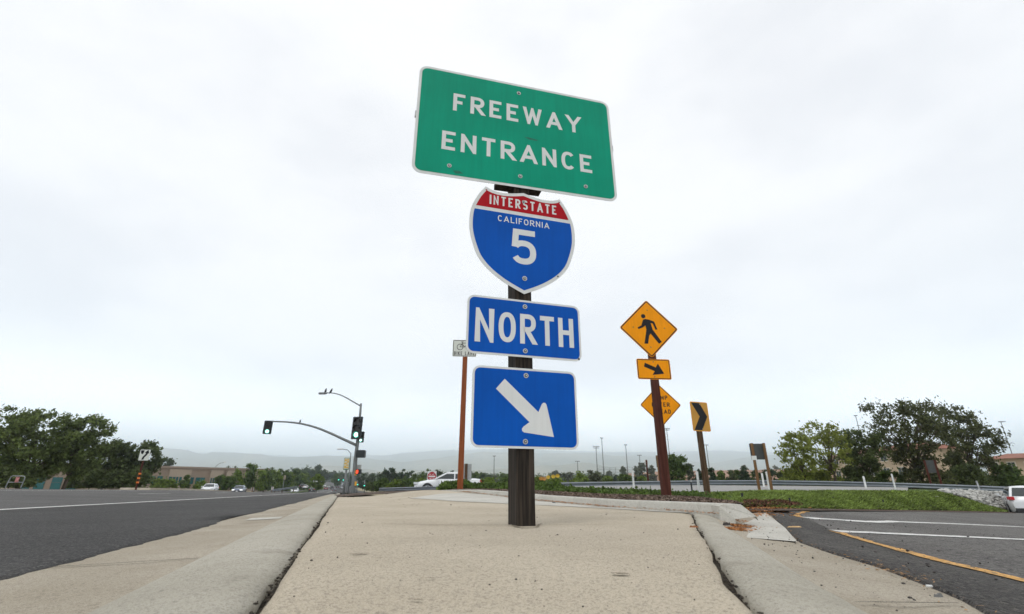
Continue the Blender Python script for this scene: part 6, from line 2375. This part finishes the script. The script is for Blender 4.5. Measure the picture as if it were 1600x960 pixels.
# ------------------------------------------------------------------ buildings
M_TAN = pmat('tan_panel_wall', (0.27, 0.205, 0.155), 0.85, var=0.06, vscale=0.3)
M_TAN2 = pmat('light_panel_wall', (0.35, 0.28, 0.215), 0.85, var=0.06, vscale=0.3)
M_TEAL = pmat('teal_glass', (0.006, 0.10, 0.105), 0.12, spec=0.6, var=0.15, vscale=0.4)
M_DGLASS = pmat('dark_glass', (0.02, 0.032, 0.032), 0.1, spec=0.6)
A_, B_ = at(20, 764, 122), at(418, 764, 166)
A_.z = B_.z = -0.8
dirb = (B_ - A_).normalized()
Lb = (B_ - A_).length
ob_ = empty('office_building', A_, math.atan2(dirb.y, dirb.x), 'low tan office block with teal glass behind the roadside trees', 'building')
Hb = at(300, 729.5, 138).z + 0.8


def bx_at(px):                           # distance along the facade at a sighted column
    r_ = ray(px, 750)
    # intersect vertical plane through A_ along dirb
    k = (A_.x * dirb.y - A_.y * dirb.x) / (r_[0] * dirb.y - r_[1] * dirb.x)
    q = Vector((r_[0] * k, r_[1] * k, 0))
    return (q - Vector((A_.x, A_.y, 0))).dot(dirb)


mb = MB()
mb.box((Lb / 2, 12, Hb / 2 - 0.2), (Lb, 24, Hb - 0.4))
mb.box((Lb / 2, 0.0 - 0.15, Hb - 0.25), (Lb, 0.5, 0.5))
mb.build('wall', M_TAN, ob_)
mb = MB()
mb.box((Lb / 2, 12, Hb - 0.12), (Lb + 0.3, 24.6, 0.3))
mb.build('roof_coping', pmat('coping', (0.2, 0.14, 0.10), 0.8), ob_)
for a, b in ((130, 176), (263, 297), (328, 347), (353, 368), (388, 410)):
    u0, u1 = bx_at(a), bx_at(b)
    mb = MB()
    mb.box(((u0 + u1) / 2, -0.5, Hb / 2 - 0.35), (u1 - u0, 1.0, Hb - 0.9))
    mb.build('wall_panel', M_TAN2, ob_)
for a, b, z0, z1, off in ((35, 52, .05, .55, -0.02), (58, 74, .05, .55, -.02), (84, 100, .05, .5, -.02), (104, 124, .05, .5, -.02), (232, 243, .3, .6, -.02), (247, 255.5, .34, .60, -0.02), (262.5 + 1, 268.5, .25, .58, -1.02), (270, 273.5, .25, .58, -1.02), (275, 278, .25, .58, -1.02),
                          (280, 283.5, .25, .58, -1.02), (299, 304, .3, .57, -.02), (307.5, 321.5, .28, .57, -.02), (329, 330.8, .2, .56, -1.02), (332.5, 334.5, .2, .56, -1.02), (336, 338.5, .2, .56, -1.02), (354, 355.6, .25, .56, -1.02), (357, 358.8, .25, .56, -1.02), (360, 362, .25, .56, -1.02)):
    u0, u1 = bx_at(a), bx_at(b)
    mb = MB()
    mb.box(((u0 + u1) / 2, off, Hb * (z0 + z1) / 2), (u1 - u0, 0.1, Hb * (z1 - z0)))
    wdo = mb.build('window', M_TEAL, ob_)
    mb = MB()
    nmul = max(1, int((u1 - u0) / 1.1))
    for k in range(nmul + 1):
        mb.box((u0 + (u1 - u0) * k / nmul, off - 0.06, Hb * (z0 + z1) / 2), (0.08, 0.06, Hb * (z1 - z0)))
    mb.box(((u0 + u1) / 2, off - 0.065, Hb * (z0 * 0.4 + z1 * 0.6)), (u1 - u0, 0.05, 0.08))
    mb.build('frame', pmat('bronze_frame', (0.05, 0.06, 0.055), 0.5), wdo)

M_BEIGE = pmat('beige_stucco', (0.46, 0.36, 0.25), 0.9, var=0.06, vscale=0.3)
M_TILE = pmat('red_tile_roof', (0.26, 0.105, 0.065), 0.85, var=0.2, vscale=1.0)


def apartment(label, pxa, pxb, Ya, Yb, y_top, cols, rows_n, seed):
    a, b = at(pxa, 764, Ya), at(pxb, 764, Yb)
    a.z = b.z = -1.0
    d = (b - a).normalized()
    L_ = (b - a).length
    e = empty('apartment_building', a, math.atan2(d.y, d.x), label, 'building')
    h = at((pxa + pxb) / 2, y_top, (Ya + Yb) / 2).z + 1.0
    mb_ = MB()
    mb_.box((L_ / 2, 7, h / 2), (L_, 14, h))
    mb_.build('wall', M_BEIGE, e)
    mb_ = MB()
    rh = h * 0.18
    mb_.add([(-0.8, -0.9, h), (L_ + 0.8, -0.9, h), (L_ + 0.8, 15, h), (-0.8, 15, h), (3, 7, h + rh), (L_ - 3, 7, h + rh)], [(0, 1, 5, 4), (1, 2, 5), (2, 3, 4, 5), (3, 0, 4), (3, 2, 1, 0)])
    mb_.build('roof', M_TILE, e)
    for r_ in range(rows_n):
        for c in range(cols):
            x = L_ * (c + 0.5) / cols
            z = h * (r_ + 0.55) / rows_n
            mb_ = MB()
            ww, hh_ = L_ / cols * 0.42, h / rows_n * 0.48
            mb_.box((x, -0.03, z), (ww + 0.3, 0.08, hh_ + 0.3))
            w_o = mb_.build('window', pmat('white_window_frame', (0.6, 0.56, 0.48), 0.6), e)
            mb_ = MB()
            for sg_ in (-1, 1):
                mb_.box((x + sg_ * ww * 0.26, -0.08, z), (ww * 0.45, 0.05, hh_))
            mb_.build('pane', M_DGLASS, w_o)
    return e


apartment('beige apartment block with red tile roof seen through the dark trees', 1310, 1432, 150, 118, 706, 6, 3, 1)
apartment('beige house wing with red roof at the end of the dark trees', 1556, 1700, 92, 84, 712, 5, 2, 2)
apartment('low pale house with reddish roof glimpsed left of the timber far skyline', 1130, 1300, 420, 400, 741, 12, 1, 3)


# ------------------------------------------------------------------ vehicles
M_CARW = pmat('white_car_paint', (0.74, 0.75, 0.76), 0.22, coat=0.6)
M_CARD = pmat('blue_grey_car_paint', (0.05, 0.075, 0.14), 0.25, metal=0.3, coat=0.6)
M_CARK = pmat('black_car_paint', (0.012, 0.012, 0.014), 0.22, coat=0.6)
M_CARS = pmat('silver_car_paint', (0.36, 0.37, 0.38), 0.28, metal=0.5, coat=0.5)
M_CARR = pmat('dark_red_car_paint', (0.19, 0.02, 0.02), 0.25, coat=0.5)
M_GLASS = pmat('car_glass', (0.02, 0.028, 0.028), 0.06, spec=0.7)
M_TRIM = pmat('black_trim', (0.015, 0.015, 0.016), 0.55)
M_TYRE = pmat('tyre_rubber', (0.018, 0.018, 0.018), 0.85)
M_RIM = pmat('alloy_rim', (0.42, 0.43, 0.44), 0.3, 0.8)
M_HEAD = pmat('headlight_glass', (0.75, 0.77, 0.78), 0.12)
M_HEADON = pmat('lit_headlight', (0.9, 0.9, 0.88), 0.2, emit=(1, 0.98, 0.92), estr=0.9)
M_TAIL = pmat('tail_lamp', (0.5, 0.012, 0.02), 0.2)
M_PLATE = pmat('licence_plate', (0.7, 0.7, 0.68), 0.5)

CARS = {  # length, half width, belt z, roof z, [x, top z] of the lower body; greenhouse base/roof x
    'sedan': dict(L=4.85, hw=0.90, roof=1.45, belt=0.95, top=[(-2.42, 0.80), (-2.3, 0.98), (-1.9, 1.03), (-1.3, 1.02), (0.9, 0.98), (1.6, 0.90), (2.15, 0.78), (2.42, 0.58)], gb=(-1.75, 1.15), gr=(-0.95, 0.25)),
    'suv': dict(L=4.5, hw=0.92, roof=1.66, belt=1.02, top=[(-2.25, 0.85), (-2.15, 1.0), (-1.6, 1.06), (0.9, 1.06), (1.5, 1.0), (2.0, 0.88), (2.25, 0.64)], gb=(-2.12, 1.25), gr=(-1.75, 0.45)),
    'hatch': dict(L=4.35, hw=0.91, roof=1.47, belt=0.96, top=[(-2.17, 0.78), (-2.1, 0.97), (-1.6, 1.02), (0.8, 1.0), (1.4, 0.94), (1.9, 0.82), (2.17, 0.58)], gb=(-2.05, 1.2), gr=(-1.45, 0.35)),
}


def make_car(label, kind, paint, loc, rz, cat='car', group=None, lights_on=False):
    S = CARS[kind]
    root = empty('parked_car' if False else 'car', loc, rz, label, cat, group)
    L_, hw = S['L'], S['hw']
    xs = np.linspace(-L_ / 2, L_ / 2, 30)
    tx = [q[0] for q in S['top']]
    tz = [q[1] for q in S['top']]
    v_, f_ = [], []
    m = 13
    for x in xs:
        zt = float(np.interp(x, tx, tz))
        e = abs(x) / (L_ / 2)
        w = hw * (1 - 0.16 * max(0, (e - 0.72) / 0.28) ** 2.2)
        zb = 0.2 + 0.10 * max(0, (e - 0.85) / 0.15)
        half = [(0.0, zb), (0.7 * w, zb), (0.93 * w, zb + 0.06), (0.985 * w, zb + 0.22), (w, 0.55 * zt + 0.12), (0.965 * w, zt - 0.09), (0.87 * w, zt - 0.012), (0.5 * w, zt + 0.018), (0, zt + 0.028)]
        ring_ = half[:-1] + [half[-1]] + [(-a, b) for a, b in half[1:-1][::-1]]
        v_ += [(x, a, b) for a, b in ring_]
        m = len(ring_)
    n = len(xs)
    for i in range(n - 1):
        for k in range(m):
            k2 = (k + 1) % m
            f_.append((i * m + k, (i + 1) * m + k, (i + 1) * m + k2, i * m + k2))
    f_.append(tuple(range(m)))
    f_.append(tuple((n - 1) * m + k for k in range(m))[::-1])
    # greenhouse
    gb, gr, zr = S['gb'], S['gr'], S['roof']
    wb, wr = hw * 0.9, hw * 0.70
    zbelt = S['belt']
    base = len(v_)
    ny = 7

    def grid_row(x, z, w, crown):
        return [(x, w * (2 * j / (ny - 1) - 1), z + crown * (1 - (2 * j / (ny - 1) - 1) ** 2)) for j in range(ny)]
    g_rows = [grid_row(gb[0], zbelt, wb, 0.0), grid_row(gr[0] - 0.06, zr - 0.05, wr * 1.02, 0.03), grid_row(gr[0] + 0.12, zr - 0.01, wr, 0.045), grid_row((gr[0] + gr[1]) / 2, zr, wr, 0.05), grid_row(gr[1] - 0.15, zr - 0.012, wr, 0.045),
              grid_row(gr[1] + 0.05, zr - 0.06, wr * 1.02, 0.03), grid_row(gb[1], zbelt, wb, 0.0)]
    for r_ in g_rows:
        v_ += r_
    for i in range(len(g_rows) - 1):
        for j in range(ny - 1):
            a = base + i * ny + j
            f_.append((a, a + 1, a + ny + 1, a + ny))
    # sides of the greenhouse
    for j, flip in ((0, 0), (ny - 1, 1)):
        ids = [base + i * ny + j for i in range(len(g_rows))]
        f_.append(tuple(ids if not flip else ids[::-1]))
    bo_ = mesh_obj('body', v_, f_, paint, root)
    bm = bmesh.new()
    bm.from_mesh(bo_.data)
    bmesh.ops.recalc_face_normals(bm, faces=bm.faces)
    bm.to_mesh(bo_.data)
    bm.free()
    smooth_by_angle(bo_, 40)

    def pane(name, quad, out, mat=M_GLASS):
        q = [Vector(p) for p in quad]
        nn = (q[1] - q[0]).cross(q[3] - q[0]).normalized() * out
        c = sum(q, Vector()) / 4
        mb_ = MB()
        mb_.add([p + nn for p in q] + [p - nn for p in q], [(0, 1, 2, 3), (7, 6, 5, 4), (0, 4, 5, 1), (1, 5, 6, 2), (2, 6, 7, 3), (3, 7, 4, 0)])
        return mb_.build(name, mat, root)

    def lerp3(a, b, t):
        return Vector(a).lerp(Vector(b), t)
    # windscreen, rear window
    for nm, xb, xr_, sgn in (('windscreen', gb[1], gr[1] + 0.05, 1), ('rear_window', gb[0], gr[0] - 0.06, -1)):
        lo = lerp3((xb, 0, zbelt), (xr_, 0, zr - 0.05), 0.10)
        hi = lerp3((xb, 0, zbelt), (xr_, 0, zr - 0.05), 0.92)
        pane(nm, [(lo.x, -wb * 0.86, lo.z + 0.01), (lo.x, wb * 0.86, lo.z + 0.01), (hi.x, wr * 0.88, hi.z + 0.02), (hi.x, -wr * 0.88, hi.z + 0.02)], 0.012 if True else 0)
    for sg_ in (-1, 1):
        def side(x, t):
            y = (wb + (wr - wb) * t) * sg_
            return (x, y, zbelt + (zr - 0.05 - zbelt) * t)
        xs0 = gb[0] + (gr[0] - gb[0]) * 0.15
        pts_lo = [gb[0] + (gr[0] - 0.06 - gb[0]) * 0.12 + 0.22, (gb[0] + gb[1]) / 2 - 0.15, (gb[0] + gb[1]) / 2 - 0.07, gb[1] - (gb[1] - gr[1]) * 0.12 - 0.16]
        pts_hi = [gr[0] + 0.12, (gb[0] + gb[1]) / 2 - 0.15, (gb[0] + gb[1]) / 2 - 0.07, gr[1] - 0.08]
        for a, b in ((0, 1), (2, 3)):
            pane('side_window', [side(pts_lo[a], 0.10), side(pts_lo[b], 0.10), side(pts_hi[b], 0.88), side(pts_hi[a], 0.88)], 0.012)
        mb_ = MB()
        mb_.tube([(gb[1] - 0.28, sg_ * wb, zbelt + 0.03), (gb[1] - 0.26, sg_ * (wb + 0.12), zbelt + 0.07)], 0.03, 6)
        mb_.box((gb[1] - 0.27, sg_ * (wb + 0.17), zbelt + 0.10), (0.1, 0.2, 0.13))
        mb_.build('mirror', paint, root)
    # wheels
    r0 = 0.335
    for wx in (-L_ / 2 + 0.85, L_ / 2 - 0.92):
        for sg_ in (-1, 1):
            # arch
            mb_ = MB()
            n_ = 20
            mb_.add([(wx + 1.17 * r0 * math.cos(2 * math.pi * k / n_), sg_ * (hw + 0.004), max(0.205, r0 + 1.17 * r0 * math.sin(2 * math.pi * k / n_))) for k in range(n_)], [tuple(range(n_)) if sg_ < 0 else tuple(range(n_))[::-1]])
            mb_.build('wheel_arch', M_TRIM, root)
            mb_ = MB()
            mb_.tube([(0, -0.1, 0), (0, -0.085, 0), (0, 0.085, 0), (0, 0.1, 0)], [r0 * 0.93, r0, r0, r0 * 0.93], 24)
            wh = mb_.build('wheel', M_TYRE, root, False)
            wh.location = (wx, sg_ * (hw - 0.075), r0)
            mb_ = MB()
            yf = sg_ * 0.103
            for k in range(5):
                a = 2 * math.pi * k / 5
                mb_.box((0.12 * math.cos(a), yf, 0.12 * math.sin(a)), (0.2, 0.012, 0.06), 0, Matrix.Rotation(-a, 3, 'Y'))
            mb_.disc((0, yf - 0.012, 0), 0.06, 12, 0, depth=0.024)
            n2 = 24
            for k in range(n2):
                a, b = 2 * math.pi * k / n2, 2 * math.pi * (k + 1) / n2
                q = [(rr_ * math.cos(t), yf, rr_ * math.sin(t)) for rr_, t in ((0.205, a), (0.205, b), (0.235, b), (0.235, a))]
                mb_.add(q, [(0, 1, 2, 3)])
            mb_.build('rim', M_RIM, wh)
    # lamps, grille, bumper trim, plates, doors
    xf, xr2 = L_ / 2, -L_ / 2
    for sg_ in (-1, 1):
        mb_ = MB()
        mb_.box((xf - 0.14, sg_ * hw * 0.70, 0.70), (0.30, 0.36, 0.15), 0, Matrix.Rotation(-sg_ * 0.35, 3, 'Z'))
        mb_.build('headlight', M_HEADON if lights_on else M_HEAD, root)
        mb_ = MB()
        if kind == 'sedan':
            mb_.box((xr2 + 0.10, sg_ * hw * 0.74, 0.86), (0.24, 0.30, 0.16), 0, Matrix.Rotation(sg_ * 0.3, 3, 'Z'))
        else:
            mb_.box((xr2 + 0.12, sg_ * hw * 0.86, 0.92), (0.26, 0.17, 0.15), 0, Matrix.Rotation(sg_ * 0.4, 3, 'Z'))
        mb_.build('tail_lamp', M_TAIL, root)
        mb_ = MB()
        for xd in ((gb[0] + gb[1]) / 2 - 0.1, (gb[0] + gb[1]) / 2 + 1.0, (gb[0] + gb[1]) / 2 - 1.0):
            mb_.box((xd, sg_ * (hw + 0.002), 0.62), (0.012, 0.008, 0.62))
        mb_.build('door_gap', M_TRIM, root)
        mb_ = MB()
        for xd in ((gb[0] + gb[1]) / 2 + 0.05, (gb[0] + gb[1]) / 2 - 0.85):
            mb_.box((xd, sg_ * (hw - 0.0), 0.80), (0.17, 0.03, 0.03))
        mb_.build('door_handle', paint, root)
    mb_ = MB()
    mb_.box((xf - 0.03, 0, 0.56), (0.1, hw * 1.0, 0.16))
    mb_.box((xf - 0.05, 0, 0.34), (0.14, hw * 1.25, 0.10))
    mb_.build('grille', M_TRIM, root)
    mb_ = MB()
    mb_.box((xr2 + 0.08, 0, 0.34), (0.24, hw * 1.62, 0.24))
    mb_.build('bumper_trim', M_TRIM, root)
    for x in (xf + 0.025, xr2 - 0.012):
        mb_ = MB()
        mb_.box((x, 0, 0.50 if x > 0 else 0.66), (0.014, 0.31, 0.15))
        mb_.build('licence_plate', M_PLATE, root)
    return root


def heading(dx, dy):
    return math.atan2(dy, dx)


# white sedan crossing behind the island, facing left
q = at(702, 768, 37.5)
make_car('white sedan in side view, half behind the shrubs at the rust post', 'sedan', M_CARW, (q.x, q.y, q.z - 0.18), heading(-1, -0.12))
# white hatchback driving away up the ramp
q = at(1634, 807.5, 25.0)
make_car('white hatchback seen from behind on the ramp, cut by the photo edge', 'hatch', M_CARW, (q.x + 1.35, q.y + 1.9, q.z), heading(0.62, 0.78))
# oncoming pair
q = at(328.5, 771.0, 80)
make_car('white oncoming SUV in the far lanes before the office', 'hatch', M_CARW, (q.x, q.y, road_z(*sw_of(q.x, q.y))), heading(0.33, -0.95))
q = at(374.5, 772.0, 92)
make_car('dark blue oncoming sedan with bright headlamps, behind the white SUV', 'sedan', M_CARD, (q.x, q.y, road_z(*sw_of(q.x, q.y)) - 0.05), heading(0.33, -0.95), lights_on=True)
far = [(461.5, 773.5, 135, 'sedan', M_CARW, 1, 'small white car with red lamps at the side street railing'), (523, 771, 215, 'sedan', M_CARK, -1, 'black car nearest on the far avenue, between the median and the mast'),
       (510.5, 767.5, 245, 'sedan', M_CARR, -1, 'red and white car beside the nearer median tree'), (520, 766.5, 280, 'suv', M_CARK, -1, 'dark car just below the second median tree'), (536.5, 765.5, 265, 'suv', M_CARS, 1, 'silver car in the far lanes close to the mast'),
       (528.5, 764.8, 310, 'sedan', M_CARK, -1, 'dark small car between silver car and median'), (508, 762.5, 330, 'suv', M_CARW, 1, 'white van like car left of the second median tree'), (514.5, 763.8, 340, 'sedan', M_CARS, 1, 'pale car queued below the second median tree'),
       (537, 758, 450, 'suv', M_CARW, 1, 'tiny white car high on the far avenue'), (534.5, 760, 420, 'sedan', M_CARW, 1, 'tiny pale car below the highest one on the avenue'), (488.5, 771, 160, 'sedan', M_CARK, -1, 'dark car half hidden behind the nearer median tree'),
       (473, 765.5, 190, 'suv', M_CARK, -1, 'black car at the side street end'), (478, 766, 190, 'sedan', M_CARW, -1, 'white car next to the black one at the side street end')]
for px, py, Y, kind, paint, dr, lab in far:
    q = at(px, py, Y)
    make_car(lab, kind, paint, (q.x, q.y, q.z), heading(-0.314 * -dr, 0.949 * -dr), group='cars far along the avenue')

# ------------------------------------------------------------------ haze
hzd = 3.5e-4
mb = MB()
mb.box((0, 0, 290), (19400, 19400, 600))
hb_ = mb.build('haze', None)
hb_.data.materials.clear()
mh = bpy.data.materials.new('haze')
mh.use_nodes = True
nn_ = mh.node_tree.nodes
nn_.clear()
oo = nn_.new('ShaderNodeOutputMaterial')
pv = nn_.new('ShaderNodeVolumePrincipled')
pv.inputs['Color'].default_value = (0.87, 0.945, 1.0, 1)
pv.inputs['Density'].default_value = hzd
pv.inputs['Anisotropy'].default_value = 0.9
mh.node_tree.links.new(pv.outputs['Volume'], oo.inputs['Volume'])
hb_.data.materials.append(mh)
tag(hb_, 'thin pale haze over the whole valley', 'haze', kind='stuff')
